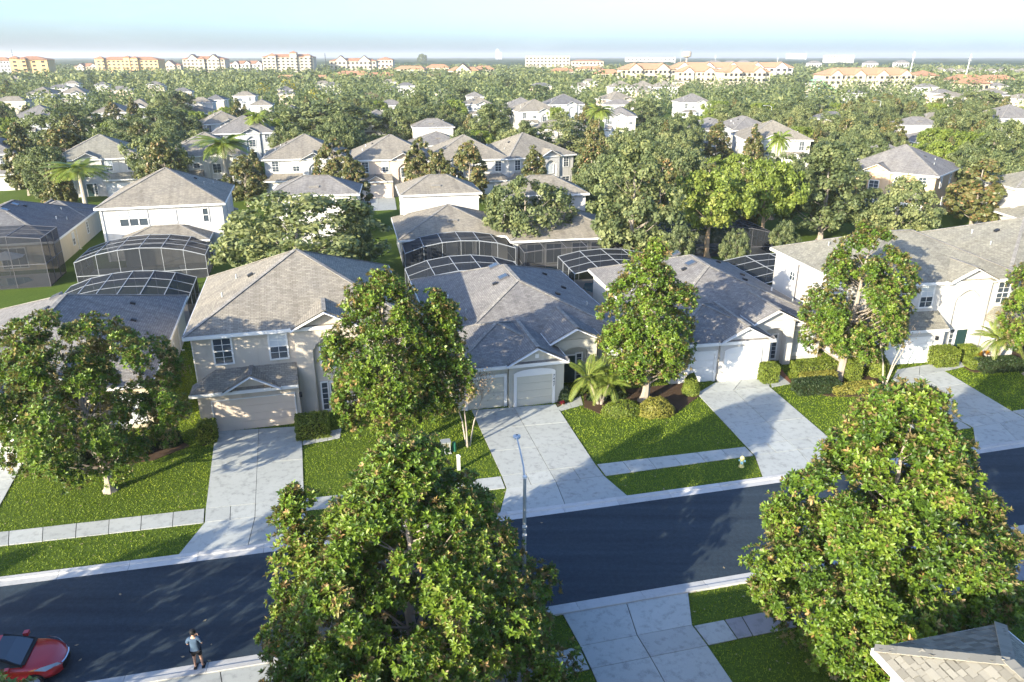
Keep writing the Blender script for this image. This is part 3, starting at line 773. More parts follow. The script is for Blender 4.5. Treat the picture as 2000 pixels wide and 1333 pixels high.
def two_storey(h, gmat, gw=6.0, D=12.8, slope=.49, near=False, rear=False, H=6.15, bay=False, minig=True, front=True):
    W = h.W; yv = 1.15; t0, t1 = gw + .02, gw + 3.95
    h.wall(0, W, yv, yv + D, H); h.hip(-.38, W + .38, yv - .4, yv + D + .4, H + .05, slope)
    for u, v in ((1.6, 5.4), (2.3, 8.5)): h.on_roof(u, v, 'l', -.38, H + .05, slope, 'pipe')
    h.on_roof(3.4, 7.0, 'l', -.38, H + .05, slope, 'vent')
    if front:
        # garage
        h.wall(0, gw, 0, yv - .003, 2.8)
        a, b = h.x(-.36), h.x(gw + .01); zt = 3.78; m = MB()
        for pts in ([(a, -.36, 2.84), (b, -.36, 2.84), (b, yv, zt), (h.x(1.15), yv, zt)], [(a, yv, 2.84), (a, -.36, 2.84), (h.x(1.15), yv, zt)]): m.poly(pts)
        m.build('garage_roof', h.rm, h.r)
        lo, hi = min(a, b), max(a, b)
        MB().box(lo - .04, hi, -.41, -.34, 2.62, 2.83).build('fascia', M['white'], h.r)
        h.wall(-.02, gw, -.34, -.003, 2.80, 2.66, M['white'], 'soffit', False)
        if minig: h.gable(gw * .54, 1.75, -.45, yv, 2.86, .55, -.16)
        h.garage(gw * .54, 4.88, 0, gmat, 2.13, .06, 4, 8 if near else 4)
        if near: h.box('wall_lamp', gw * .54 + 2.75, gw * .54 + 2.92, -.16, 0, 1.85, 2.15, M['dark'])
        # entrance tower with a tall arch
        h.arch(t0, t1, t0 + 1.05, t1 - .62, H + .02, 4.55, .85, .85, yv - .002)
        h.gable((t0 + t1) / 2, 2.12, .42, yv + 4.0, H + .08, .50, .86)
        oc = (t0 + 1.05 + t1 - .62) / 2
        h.box('porch_recess', t0 + 1.06, t1 - .63, yv + .004, yv + .012, 0, 5.2, h.wm)
        h.window('f', oc, 3.2, 1.3, 1.5, yv - .03, 2, 3, False)
        h.door('f', oc + .25, .05, yv - .02, M['green_door']); h.window('f', oc - .62, .25, .34, 1.9, yv - .03, 1, 5, False, False)
        for uc in (gw * .285, gw * .835): h.window('f', uc, 4.15, 1.0, 1.62, yv, 2, 4, True, uc > gw * .5)
        if W - t1 > 1.4:
            h.window('f', (t1 + W) / 2, .9, 1.5, 1.5, yv, 2, 4); h.window('f', (t1 + W) / 2, 4.15, 1.0, 1.6, yv, 2, 4)
        if bay:
            a, b = t1 + .1, W + .35; m = MB(); la, lb = h.x(a), h.x(b); ia, ib = h.x(a + .75), h.x(b - .75)
            m.poly([(la, -.1, 2.85), (lb, -.1, 2.85), (ib, yv, 3.85), (ia, yv, 3.85)]); m.poly([(la, yv, 2.85), (la, -.1, 2.85), (ia, yv, 3.85)]); m.poly([(lb, yv, 2.85), (lb, -.1, 2.85), (ib, yv, 3.85)])
            m.build('bay_roof', h.rm, h.r); h.box('fascia', a - .03, b + .03, -.14, -.07, 2.63, 2.83, M['white'])
            h.wall(a + .35, b - .35, .25, yv - .003, 2.66); h.window('f', (a + b) / 2, .7, 1.9, 1.6, .25, 3, 3, False)
    # sides
    for f, pl in (('l', 0), ('r', W)):
        for v in (4.2, 9.4): h.window(f, v, 4.2, .8, 1.4, pl, 2, 4)
        h.window(f, 7.0, 1.2, .7, 1.2, pl, 2, 4)
    if rear:
        yb = yv + D
        for uc in (10.6, 9.6, 8.6): h.window('b', uc, 4.0, .88, 1.62, yb, 1, 2)
        h.window('b', 6.0, 4.1, 1.7, 1.4, yb, 2, 1, False, True); h.window('b', 1.9, 4.1, .55, 1.5, yb, 1, 2)
        h.wall(2.0, 10.5, yb, yb + 3.2, 2.75); h.hip(1.4, 11.1, yb - 2.6, yb + 4.0, 2.85, .34)

def one_storey(h, gmat, slope=.40, near=False, back=21.4, front=True):
    """local u as on the middle house: left eave -1.4, right eave 12.7"""
    Z = 3.05
    h.wall(-1.0, 12.3, 3.1, back - .4, Z); h.hip(-1.4, 12.7, 2.7, back, Z + .1, slope)
    h.wall(-1.0, 6.35, .4, 3.095, Z - .01)
    h.hip(-1.395, 6.62, -.05, 8.0, Z + .095, slope)
    h.gable(4.45, 2.12, -.12, 6.0, Z + .12, .52, .12)
    h.wall(2.55, 6.36, .13, .396, Z + .08, foot=False)
    # entrance: raised gable with an arch below
    h.arch(6.36, 9.45, 6.95, 8.85, 3.62, 2.65, .40, 2.25, 2.75)
    h.gable(7.8, 1.98, 1.85, 9.0, 3.66, .50, 2.28)
    h.box('porch_recess', 6.4, 9.4, 3.07, 3.09, 0, 2.9, h.wm)
    h.door('f', 7.65, .05, 3.06, M['green_door']); h.window('f', 8.42, .25, .36, 1.95, 3.06, 1, 6, False, False); h.window('f', 6.95, .25, .30, 1.95, 3.06, 1, 6, False, False)
    if front:
        h.garage(4.30, 2.47, .13, gmat, 2.2, .20, 4, 3, True); h.garage(1.02, 2.47, .40, gmat, 2.2, .20, 4, 3)
        h.box('gable_emblem', 4.33, 4.57, .07, .13, 3.42, 3.72, M['white'])
    h.window('f', 10.9, .6, 1.9, 1.75, 3.1, 3, 3, False); h.box('window_sill', 9.8, 12.0, 2.96, 3.1, .35, .5, M['white'])
    for v in (7.0, 13.5): h.window('l', v, 1.0, .8, 1.4, -1.0, 2, 4); h.window('r', v, 1.0, .8, 1.4, 12.3, 2, 4)
    h.window('b', 3.0, .4, 2.4, 2.1, back - .4, 3, 1, False, False); h.window('b', 8.6, .4, 2.4, 2.1, back - .4, 3, 1, False, False)
    for u, v in ((-.2, 11.5), (.6, 12.6), (1.2, 8.0)): h.on_roof(u, v, 'l', -1.4, Z + .1, slope, 'pipe')
    h.on_roof(4.9, 15.0, 'l', -1.4, Z + .1, slope, 'skylight'); h.on_roof(4.9, 11.6, 'l', -1.4, Z + .1, slope, 'skylight'); h.on_roof(4.1, 11.0, 'l', -1.4, Z + .1, slope, 'vent')
    for u, v in ((8.6, 9.0), (10.2, 12.5), (10.9, 8.6), (9.6, 16), (11.2, 5.8)): h.on_roof(u, v, 'r', 12.7, Z + .1, slope, 'vent' if v > 8.8 else 'pipe')

def rear_house(h, W2=10.0, low=True, encl=None):
    """two-storey block (front at v 0) with a long single-storey wing behind"""
    h.wall(0, W2, 0, 7.2, 6.1); h.hip(-.35, W2 + .35, -.35, 7.55, 6.15, .45)
    for uc in (2.0, W2 - 2.2): h.window('f', uc, 4.1, 1.0, 1.5, 0, 2, 4)
    h.window('l', 3.5, 4.2, .8, 1.4, 0, 2, 4); h.window('r', 3.5, 4.2, .8, 1.4, W2, 2, 4)
    h.on_roof(2, 2.2, 'l', -.35, 6.15, .45, 'pipe'); h.on_roof(5.2, 6.0, 'b', 7.55, 6.15, .45, 'ridge_vent')
    if low:
        h.wall(-1.6, W2 + 1.0, 7.2, 17.6, 2.9); h.hip(-2.0, W2 + 1.4, 5.2, 18.0, 3.0, .40)
        h.on_roof(4.4, 14.9, 'b', 18.0, 3.0, .40, 'ridge_vent')
        for uc in (1.2, 3.4, 6.4, 8.6): h.window('b', uc, .3, 1.7, 2.1, 17.6, 2, 1, False, False)

# ------------------------------------------------------------------ pool enclosures
def enclosure(label, loc, rot, W, D, bays, wall_h, rise, mat='alu', group='screened pool enclosures', flat=False, rows=3, rail=1.0, pool=True, deck=True):
    """origin at the front-left ground corner; v runs towards its house"""
    r = thing('pool_enclosure', label, 'pool enclosure', (loc[0], loc[1], 0), rot, group); mt = M[mat]; sc = M['screen']
    us = [W * i / bays for i in range(bays + 1)]
    zt = [wall_h + rise * (math.sin(math.pi * i / bays) ** .75 if not flat else (0 if i in (0, bays) else 1)) for i in range(bays + 1)]
    def bar(p, q, name, wd=.04): MB().bar(p, q, wd, wd * 1.25).build(name, mt, r)
    def pan(pts): m = MB(); m.poly(pts); m.build('screen_panel', sc, r)
    for i, u in enumerate(us):
        bar((u, 0, 0), (u, 0, zt[i]), 'post')
        bar((u, 0, zt[i]), (u, D, zt[i]), 'beam', .052)
        if i in (0, bays): bar((u, D, 0), (u, D, zt[i]), 'post')
    vs_ = [D * j / rows for j in range(rows + 1)]
    for i in range(bays):
        u0, u1 = us[i], us[i + 1]
        for j, v in enumerate(vs_): bar((u0, v, zt[i]), (u1, v, zt[i + 1]), 'purlin', .045 if 0 < j < rows else .06)
        bar((u0, 0, rail), (u1, 0, rail), 'rail', .055)
        for j in range(rows): pan([(u0, vs_[j], zt[i]), (u1, vs_[j], zt[i + 1]), (u1, vs_[j + 1], zt[i + 1]), (u0, vs_[j + 1], zt[i])])
        pan([(u0, .0, .0), (u1, .0, .0), (u1, .0, zt[i + 1]), (u0, .0, zt[i])])
    for u in (0, W):
        for j in range(rows):
            if j: bar((u, vs_[j], 0), (u, vs_[j], wall_h), 'post', .06)
            pan([(u, vs_[j], 0), (u, vs_[j + 1], 0), (u, vs_[j + 1], wall_h), (u, vs_[j], wall_h)])
        bar((u, 0, rail), (u, D, rail), 'rail', .055)
    if deck:
        MB().box(.05, W - .05, .05, D - .05, -.02, .06).build('deck', M['deck'], r)
        if pool:
            MB().prism([(W * .2, D * .22), (W * .72, D * .22), (W * .80, D * .5), (W * .72, D * .76), (W * .2, D * .76)], .061, .075).build('pool_water', M['water'], r)
    c, s_ = math.cos(R(rot)), math.sin(R(rot))
    PAVED.append([(loc[0] + u * c - v * s_, loc[1] + u * s_ + v * c) for u, v in ((0, 0), (W, 0), (W, D), (0, D))])
    return r

# ------------------------------------------------------------------ the houses along the street
HOUSES = []                                    # (house, short name, width, depth) for the trees' labels and for keeping trees off roofs
def frame(o, rot):
    c, n_ = math.cos(R(rot)), math.sin(R(rot))
    return lambda u, v: (o[0] + u * c - v * n_, o[1] + u * n_ + v * c)
ST = 'houses of the estate'

H1o = at(397, 848); h1 = House('house', 'tan two-storey house with wide tan garage door and hedges beside its driveway', H1o, 15, 'st_tan', 'roof_tan', 13, group=ST)
two_storey(h1, M['gd_tan'], near=True)
H2o = at(922, 806); h2 = House('house', 'greige single-storey house with two garage doors and a big grey roof with skylights', H2o, 14, 'st_greige', 'roof_grey', 11.3, group=ST)
one_storey(h2, M['gd_greige'], near=True)
f3 = frame(at(1402, 748), 10.5); h3 = House('house', 'white single-storey house with brick entrance strip between the two boxed hedges', f3(-2.55, 0), 10.5, 'st_white', 'roof_grey', 11.3, group=ST)
one_storey(h3, M['gd_white'], near=True, back=20.4)
f4 = frame(at(1746, 705), 9.5); h4 = House('house', 'white two-storey house with a tall white arch and olive roof at the right', f4(-4.3, -.7), 9.5, 'st_white', 'roof_olive', 14.2, group=ST)
two_storey(h4, M['gd_white'], gw=7.6, D=11.4, slope=.42, near=True, bay=True, minig=False)
f0 = frame(at(315, 755), 16); h0 = House('house', 'cream single-storey house behind the leftmost street magnolia, blue-grey roof side', f0(-11.8, -9.6), 16, 'st_cream', 'roof_grey', 11.3, group=ST)
one_storey(h0, M['gd_white'], near=True)
h5 = House('house', 'white two-storey house at the right edge behind the arched white house', f4(10.9, 1.5), 9.5, 'st_white', 'roof_olive', 13, group=ST)
two_storey(h5, M['gd_white'], D=12.0, slope=.42, minig=False)
HOUSES += [(h1, 'tan garage house', 13, 14), (h2, 'greige skylight house', 12, 21), (h3, 'white brick-entry house', 12, 20), (h4, 'white arched house', 14, 12), (h0, 'cream corner house', 12, 21), (h5, 'right edge house', 13, 14)]

# house numbers on the right pilaster of the greige house
def text_mesh(txt, size):
    cu = bpy.data.curves.new('t', 'FONT'); cu.body = txt; cu.size = size; cu.align_x = 'CENTER'; cu.extrude = .008
    o = bpy.data.objects.new('t', cu); COL.objects.link(o); dg = bpy.context.evaluated_depsgraph_get()
    me = bpy.data.meshes.new_from_object(o.evaluated_get(dg)); bpy.data.objects.remove(o); return me
for k, ch in enumerate('7447'):
    me = text_mesh(ch, .26); me.name = 'house_number'; me.materials.clear(); me.materials.append(M['dark'])
    o = obj('house_number', me, h2.r, (5.63, .015, 1.98 - .23 * k)); o.rotation_euler = (R(90), 0, 0)

# the near house whose roof corner shows at the bottom right
fn = frame(at(1500, 1200), 13)
nh = House('house', 'near house at the bottom right with tan and grey shingled hip roof', fn(0, 0), 13, 'st_white', 'roof_olive', 0, group=ST); nh.W = 0
nh.wall(-1.85, 1.72, -20, -8.45, 5.9); nh.wall(-7.5, 6.5, -24, -13.0, 5.9)
zE = 6.05
nh.hip(-2.24, 2.11, -20, -8.05, zE, .50, cap=False); nh.hip(-7.9, 6.9, -24.4, -12.6, zE + .02, .42)
ro = [c for c in nh.r.children if c.name.startswith('roof')][0]
SM = {}
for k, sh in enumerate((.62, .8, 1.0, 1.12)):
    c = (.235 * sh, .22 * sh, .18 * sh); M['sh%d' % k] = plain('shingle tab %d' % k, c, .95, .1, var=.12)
def tab(key, wd, ht, mat):
    if key not in SM: SM[key] = MB().box(-wd / 2, wd / 2, 0, ht, .004, .022 if key[0] == 'a' else .034, skip='b').mesh('shingle', mat)
    return SM[key]
def shingle_plane(p0, ex, up, width, rows_, inside, mset, wdt=.30, hgt=.20):
    ex = Vector(ex).normalized(); up = Vector(up).normalized(); nz = ex.cross(up); rot = Matrix((ex, up, nz)).transposed().to_quaternion(); p0 = Vector(p0)
    for j in range(rows_):
        x_ = -random.uniform(0, .25)
        while x_ < width:
            wd = random.choice((.22, .30, .38)); kd = random.random(); kind = 'a' if kd < .55 else 'b'
            mt = random.choice(mset); mid = (x_ + wd / 2, (j + .5) * hgt)
            if inside(*mid):
                o = obj('shingle', tab((kind, wd, mt), wd - .012, hgt * 1.12, M[mt]), ro, p0 + ex * mid[0] + up * (j * hgt) + nz * .004)
                o.rotation_mode = 'QUATERNION'; o.rotation_quaternion = rot
            x_ += wd
k_ = math.sqrt(1.25) / 2                      # rise over the slope of the 1:2 roof
shingle_plane((-2.24, -8.05, zE), (0, -1, 0), (1, 0, .5), 4.8, 12, lambda x_, y_: x_ > y_ * .90 + .05, ['sh1', 'sh2', 'sh2', 'sh3'])  # lighter tab mix: sunlight on this slope painted into the colours
shingle_plane((2.11, -8.05, zE), (-1, 0, 0), (0, -1, .5), 4.35, 12, lambda x_, y_: y_ * .90 + .05 < x_ < 4.35 - y_ * .90 - .05, ['sh0', 'sh1', 'sh1', 'sh2'])  # darker tab mix: shade on the street slope painted into the colours
m = MB()
for a, b in (((-2.24, -8.05, zE), (-.065, -10.22, zE + 1.09)), ((2.11, -8.05, zE), (-.065, -10.22, zE + 1.09)), ((-.065, -10.2, zE + 1.09), (-.065, -14, zE + 1.09))):
    a, b = Vector(a), Vector(b); n_ = int((b - a).length / .28)
    for i in range(n_):
        p, q = a.lerp(b, i / n_), a.lerp(b, (i + 1.08) / n_); mm = MB().bar(p + Vector((0, 0, .045)), q + Vector((0, 0, .03)), .33, .022)
        mm.build('ridge_shingle', M[random.choice(('sh2', 'sh3', 'sh3'))], ro)
HOUSES.append((nh, 'near shingled roof', 12, 12))

# more houses of the near side of the street, standing left of that one and below the camera
for (a, u, v, rot, kind, lb) in ((at(1500, 1200), -27.0, -9.4, 193, 2, 'two-storey house on the near side of the street, left of the near driveway'),
                                 (at(1500, 1200), -44.0, -12.4, 193, 2, 'far left two-storey house on the near side of the street')):
    o = frame(a, 13)(u + 13, v); h_ = House('house', lb, o, rot, 'st_white', 'roof_tan', 13, group=ST)
    two_storey(h_, M['gd_white'])

# ------------------------------------------------------------------ the houses behind, placed by an eave corner
def two(px, py, loc_c, rot, wall, roof, label, short, mir=False, rear=False, D=12.8, W=13.0, gw=6.0, gm='gd_white', z=6.2, minig=True):
    o = corner(px, py, z, loc_c, rot); h_ = House('house', label, o, rot, wall, roof, W, mir, ST)
    two_storey(h_, M[gm], gw=gw, D=D, rear=rear, minig=minig); HOUSES.append((h_, short, W, D)); return h_
def rear_(px, py, loc_c, rot, wall, roof, label, short, W2=10.0, low=True, z=6.2):
    o = corner(px, py, z, loc_c, rot); h_ = House('house', label, o, rot, wall, roof, W2, False, ST)
    rear_house(h_, W2, low); HOUSES.append((h_, short, W2, 18 if low else 8)); return h_

hB = two(183, 408, (13.38, 14.35), 195, 'st_white', 'roof_tan', 'white two-storey house seen from the rear behind the domed pool enclosure', 'white rear house', rear=True)
fl = frame(at(110, 530), 15); pL = fl(.25, .8); c_, s_ = math.cos(R(195)), math.sin(R(195))
hL = House('house', 'cream single-storey house behind the tall dark screened cage at the left', (pL[0] + 1.4 * c_ + 21.4 * s_, pL[1] + 1.4 * s_ - 21.4 * c_), 195, 'st_cream', 'roof_dark', 11.3, group=ST)
one_storey(hL, M['gd_white']); HOUSES.append((hL, 'cream cage house', 12, 20))
two(279, 307, (13.38, .75), 20, 'st_white', 'roof_olive', 'white two-storey house with left gable behind the plump palm', 'white palm house', mir=True, minig=False)
two(314, 307.6, (-.38, .75), 18, 'st_white', 'roof_tan', 'white two-storey house with small garage gable left of the tall feather palm', 'small gable house')
two(510, 312.4, (-.38, .75), 12, 'st_white', 'roof_tan', 'white two-storey house with tall arched entrance and grey garage roof', 'arched entry house', minig=False)
two(687, 313.6, (-.38, .75), 13, 'st_pink', 'roof_tan', 'peach two-storey house with garage gable and pale driveway in front', 'peach garage house', gm='gd_tan')
rear_(527, 382, (10.35, 7.55), 188, 'st_white', 'roof_grey', 'low white house end showing above the broad grey oak', 'white oak-screened house', 10.3, False)
hi_ = rear_(780.6, 381, (9.85, 7.55), 192, 'st_white', 'roof_tan', 'white house with tan upper roof above a long single-storey roof, screened porch', 'white porch house', 9.5)
hj = rear_(1151, 377, (-.35, 7.55), 190, 'st_white', 'roof_tan', 'white house with tan upper roof behind the round-headed oak', 'oak-fronted house', 10.0)
rear_(808, 249, (9.5, 7.55), 190, 'st_white', 'roof_grey', 'white house block rising over a shaded blue-grey roof', 'shaded roof house', 9.5)
two(998, 310, (13.38, .75), 12, 'st_white', 'roof_tan', 'white house with one front window right of the paired magnolias', 'single window house', mir=True, minig=False)
two(1125, 335, (13.38, .75), 30, 'st_white', 'roof_tan', 'small white gabled house between two slim magnolias', 'slim magnolia house', z=3.2, minig=False)
two(1012, 219, (-.38, .75), 14, 'st_white', 'roof_tan', 'white two-storey house with tall dark arch above the silvery oak', 'dark arch house', gw=6.0)
two(1072, 205, (-.38, .75), 10, 'st_bluegrey', 'roof_dark', 'pale house with a dark blue-grey roof just behind the dark arch house', 'dark roofed house', minig=False)
two(982, 214, (-.38, .75), 8, 'st_bluegrey', 'roof_grey', 'pale house with grey roof left of the dark arch house', 'grey roof neighbour', minig=False)
rear_(1156, 252, (-.35, 7.55), 185, 'st_white', 'roof_tan', 'house with wide tan roof half hidden by the silvery oak', 'wide tan roof house', 13.0, False)
ho = two(1180, 228, (-.38, .75), -6, 'st_white', 'roof_grey', 'white plain-walled house beside the sunlit strip of lawn', 'lawn strip house', W=8.5, gw=2.0, minig=False)
two(910, 204, (-.38, .75), 8, 'st_white', 'roof_tan', 'pale hip-roofed house on its own above the rounded tall oak', 'lone hip house', W=9.0, gw=3.5, minig=False)
two(1589, 274, (13.38, .75), -4, 'st_white', 'roof_tan', 'white house with tan roof behind the feather palm in the right half', 'right palm house', mir=True)
rear_(1765, 244.5, (10.0, 7.55), 182, 'st_white', 'roof_grey', 'white house with broad grey hip roof beyond the bright green tree', 'broad grey roof house', 9.7)
hs = two(1834, 345, (13.38, .75), -42, 'st_orange', 'roof_grey', 'apricot two-storey house with grey roof beside the right rear magnolia', 'apricot house', mir=True, minig=False)
rear_(1985, 368, (12.35, 7.55), 180, 'st_white', 'roof_olive', 'white house cut by the right edge behind the right rear magnolia', 'right edge rear house', 12.0)
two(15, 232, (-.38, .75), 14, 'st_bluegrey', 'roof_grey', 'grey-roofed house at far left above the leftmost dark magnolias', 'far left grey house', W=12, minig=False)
two(113, 183, (-.38, .75), 10, 'st_white', 'roof_tan', 'white house with tan hip roof beneath the yellow hotel block', 'hotel foot house', W=11, gw=5, minig=False)
two(48, 184, (-.38, .75), 10, 'st_white', 'roof_tan', 'tan hip roof among oaks left of the hotel foot house', 'left oak roof house', W=11, gw=5, minig=False)
two(0, 158, (-.38, .75), 10, 'st_ivory', 'roof_tan', 'ivory house with gabled tan roof at the far left edge', 'ivory edge house', W=13, gw=5)
two(178, 221, (-.38, .75), 12, 'st_white', 'roof_tan', 'small tan roof deep among oaks in the left half', 'hidden tan roof', W=9, gw=3, minig=False)
two(236, 210, (-.38, .75), 12, 'st_bluegrey', 'roof_tan', 'narrow house with tan roof right of a dark cone-shaped magnolia', 'narrow cone-tree house', W=9, gw=3, minig=False)
rear_(362, 201, (9.3, 7.55), 190, 'st_white', 'roof_tan', 'white block with flat-topped tan roof above a dark lower roof, left half', 'white block house', 9.0)
two(395, 243, (-.38, .75), 25, 'st_white', 'roof_tan', 'house with small white front gable beside the left palm grove', 'left grove gable house', W=10, gw=4)
two(410, 262, (-.38, .75), 15, 'st_bluegrey', 'roof_grey', 'long pale grey roof running behind the feather palm', 'long pale roof house', W=13, minig=False)
two(30, 300, (13.38, .75), 20, 'st_cream', 'roof_grey', 'shaded house between the two dark magnolias at the left edge', 'left magnolia house', mir=True, minig=False)
for px, lb in ((1192, 'leftmost of three pale hip roofs with dark screened rears'), (1236, 'middle one of three pale hip roofs with dark screened rears'), (1278, 'rightmost of three pale hip roofs with dark screened rears')):
    two(px, 171, (-.38, .75), 3, 'st_white', 'roof_tan', lb + ', below the apartments', lb.split(' of')[0] + ' pale roof', W=13, minig=False)
two(1192, 196, (-.38, .75), 20, 'st_pink', 'roof_tan', 'peach house with steep tan roof under the three pale hip roofs', 'peach steep house', W=11, gw=5, minig=False)
two(1332, 201, (-.38, .75), 5, 'st_white', 'roof_grey', 'small white house below the apartments beside a yellowish palm', 'yellow palm house', W=11, gw=5, minig=False)
two(1375, 255, (-.38, .75), 8, 'st_bluegrey', 'roof_grey', 'grey roof left of a pointed magnolia in the right half', 'pointed magnolia house', W=8, gw=2.5, minig=False)
two(1432, 255, (-.38, .75), 8, 'st_white', 'roof_grey', 'grey roof right of a pointed magnolia in the right half', 'shaded gable house', W=10, gw=4, minig=False)
two(1955, 232, (-.38, .75), 5, 'st_white', 'roof_grey', 'pale grey roof at the right edge among rounded oaks', 'right rounded-oak house', W=13, minig=False)
two(700, 240, (-.38, .75), 14, 'st_white', 'roof_grey', 'white-walled house with tan roof behind the dark oak mass', 'dark oak house', W=10, gw=4, minig=False)

# pool enclosures
def encl(lb, p, rot, *a, **k): return enclosure(lb, p, rot, *a, **k)
fB = frame(at(205, 470), 15)
encl('large domed pool enclosure with white frame behind the white rear house', fB(2.2, -21.6), 15, 12.5, 6.4, 6, 2.45, 1.15)
encl('pool enclosure with blue-tinted roof behind the cream corner house', f0(.8, 19.6), 196, 10.6, 7.7, 6, 2.6, 1.0)
encl('tall dark-framed screened cage at the left edge by the cream house', frame(at(100, 560), 15)(-12, 0), 15, 12, 5.6, 4, 5.0, .35, 'bronze', flat=True, rail=2.4)
f2 = frame(H2o, 14)
encl('shallow domed pool enclosure behind the greige skylight house', f2(9.6, 27.0), 194, 10.9, 5.5, 5, 2.7, 1.0, rows=2)
encl('flat-topped pool enclosure behind the white single-storey brick-entry house', f3(4.0, 27.4), 190.5, 9.2, 6.7, 4, 2.65, .6, rows=3)
encl('glassy pool enclosure left of the white arched house', f4(5.0, 20.6), 189.5, 10.2, 8.2, 4, 2.75, .6, rows=4)
enclosure('curved pool enclosure of the white porch house', hi_.world(10.5, 22.2), 12, 12.0, 4.4, 6, 2.5, 1.1, rows=1)
enclosure('dark pool enclosure half hidden by the round-headed oak', hj.world(10.5, 21.4), 10, 11.5, 3.6, 5, 2.5, .35, 'bronze', rows=1)
enclosure('shaded pool enclosure under the two bright oaks', at(1300, 505), 8, 13, 6, 5, 2.6, .9, 'bronze')
enclosure('small dark screened porch beside the sunlit strip of lawn', at(1222, 268), -4, 6.0, 6.0, 3, 2.7, .5, 'bronze', rows=1)

# garden umbrella and loungers that show through the screens
u_ = thing('patio_umbrella', 'white patio umbrella inside the tall dark cage', 'umbrella', at(22, 540)); m = MB(); n_ = 8
for k in range(n_):
    a, b = 2 * math.pi * k / n_, 2 * math.pi * (k + 1) / n_; m.poly([(1.7 * math.cos(a), 1.7 * math.sin(a), 2.1), (1.7 * math.cos(b), 1.7 * math.sin(b), 2.1), (0, 0, 2.75)])
m.build('canopy', M['white'], u_); MB().tube([(0, 0, .05), (0, 0, 2.7)], [.03, .03], 6).build('pole', M['alu'], u_)
def lounger(loc, rot, lb):
    r = thing('sun_lounger', lb, 'lounger', (*loc, .06), rot, 'white loungers by the pools'); MB().box(-.3, .3, 0, 1.25, .30, .36).build('seat', M['white'], r)
    m = MB(); m.poly([(-.3, 1.25, .36), (.3, 1.25, .36), (.3, 1.75, .82), (-.3, 1.75, .82)]); m.poly([(.3, 1.25, .30), (-.3, 1.25, .30), (-.3, 1.80, .78), (.3, 1.80, .78)]); m.build('backrest', M['white'], r)
    for x_ in (-.26, .26):
        for y_ in (.1, 1.15): MB().box(x_ - .025, x_ + .025, y_ - .025, y_ + .025, 0, .3).build('leg', M['alu'], r)
lounger(fB(12.6, -20.6), 40, 'white lounger in the right corner of the large domed enclosure')
lounger(hi_.world(7.2, 20.6), 20, 'left white lounger inside the curved enclosure'); lounger(hi_.world(6.0, 20.6), 20, 'right white lounger inside the curved enclosure')

# ground hedges and drives of the second street
for quad in ([(708, 388), (771, 386), (775, 410), (700, 414)],): driveway([(quad, 2, 2)])

# ================================================================== street trees (large-leaved magnolias)
GM = 'magnolias along the street'
b = at(215, 960)
magnolia('magnolia_tree', 'leaning round-crowned magnolia with forked grey trunk on the leftmost front lawn', b, 10.0, 4.7, 2.6, 240, 30, GM, lean=(-1.3, .5),
         env=lambda t: max(.1, math.sin(math.pi * (.22 + .74 * t)) ** .6))
# a second stem of the leaning tree
b = at(768, 884)
magnolia('magnolia_tree', 'tall two-tipped magnolia in front of the tan house, right of its entrance', b, 11.5, 3.5, 2.5, 205, 31, GM, leaders=((2.9, .3, 9.4, 1.75, 75),), lean_leaf=True)
b = at(1258, 785)
magnolia('magnolia_tree', 'tall pointed magnolia between the palm clump and the white brick-entry house', b, 11.5, 3.5, 2.1, 205, 30, GM, lean_leaf=True)
b = at(1637, 742)
magnolia('magnolia_tree', 'tall magnolia rising behind box hedges before the white arched house', b, 11.8, 3.8, 2.4, 210, 30, GM, lean_leaf=True, lean=(.8, .3), leaders=((2.9, .5, 10.4, .8, 10),), dead=.10)
b = at(2012, 735)
magnolia('magnolia_tree', 'magnolia cut by the right edge of the picture above the palm', b, 12.2, 3.4, 2.6, 190, 30, GM, dead=.08, lean_leaf=True)
magnolia('magnolia_tree', 'largest foreground magnolia in the bottom centre in front of the street', (-3.6, 21.5), 10.5, 6.5, .8, 380, 36, GM,
         env=lambda t: (1.03 - t) ** .92 * min(1, .8 + t * 2), leaders=((-3.9, .9, 7.4, 1.1, 22),), dead=.04)
magnolia('magnolia_tree', 'dense sunlit foreground magnolia at the bottom right above the near roof', (13.9, 23.2), 11.5, 5.6, 1.0, 370, 36, GM,
         env=lambda t: max(.05, (1.02 - t) ** .72 * min(1, .62 + 1.9 * t)), dead=.05)
magnolia('magnolia_tree', 'magnolia at the bottom left edge whose twigs overhang the red car', (-22.6, 16.6), 7.6, 4.9, 1.6, 130, 22, GM, near=120, lean_leaf=True)
# street trees of the near pavement outside the picture: they shade the road
for x_, y_, h_, lb in ((-37, 13, 6.8, 'magnolia left of the red car, beyond the left edge'), (-28.5, 15, 6.6, 'smaller magnolia next to the one overhanging the red car'), (-55, 8, 11, 'farthest left magnolia of the near pavement'),
                       (-12.5, 12.5, 9, 'magnolia below the bottom edge beside the man on the kerb'), (31, 26.5, 10, 'magnolia right of the near roof, beyond the right edge'), (46, 32, 10, 'second magnolia right of the near roof')):
    src = [o for o in COL.objects if o.name.startswith('magnolia_tree')][2]
    r_ = thing('magnolia_tree', lb, 'tree', (x_, y_, 0), random.uniform(0, 360), GM); s_ = h_ / 11.5
    r_.scale = (s_ * 1.25, s_ * 1.25, s_)
    for ch in src.children: c_ = ch.copy(); COL.objects.link(c_); c_.parent = r_

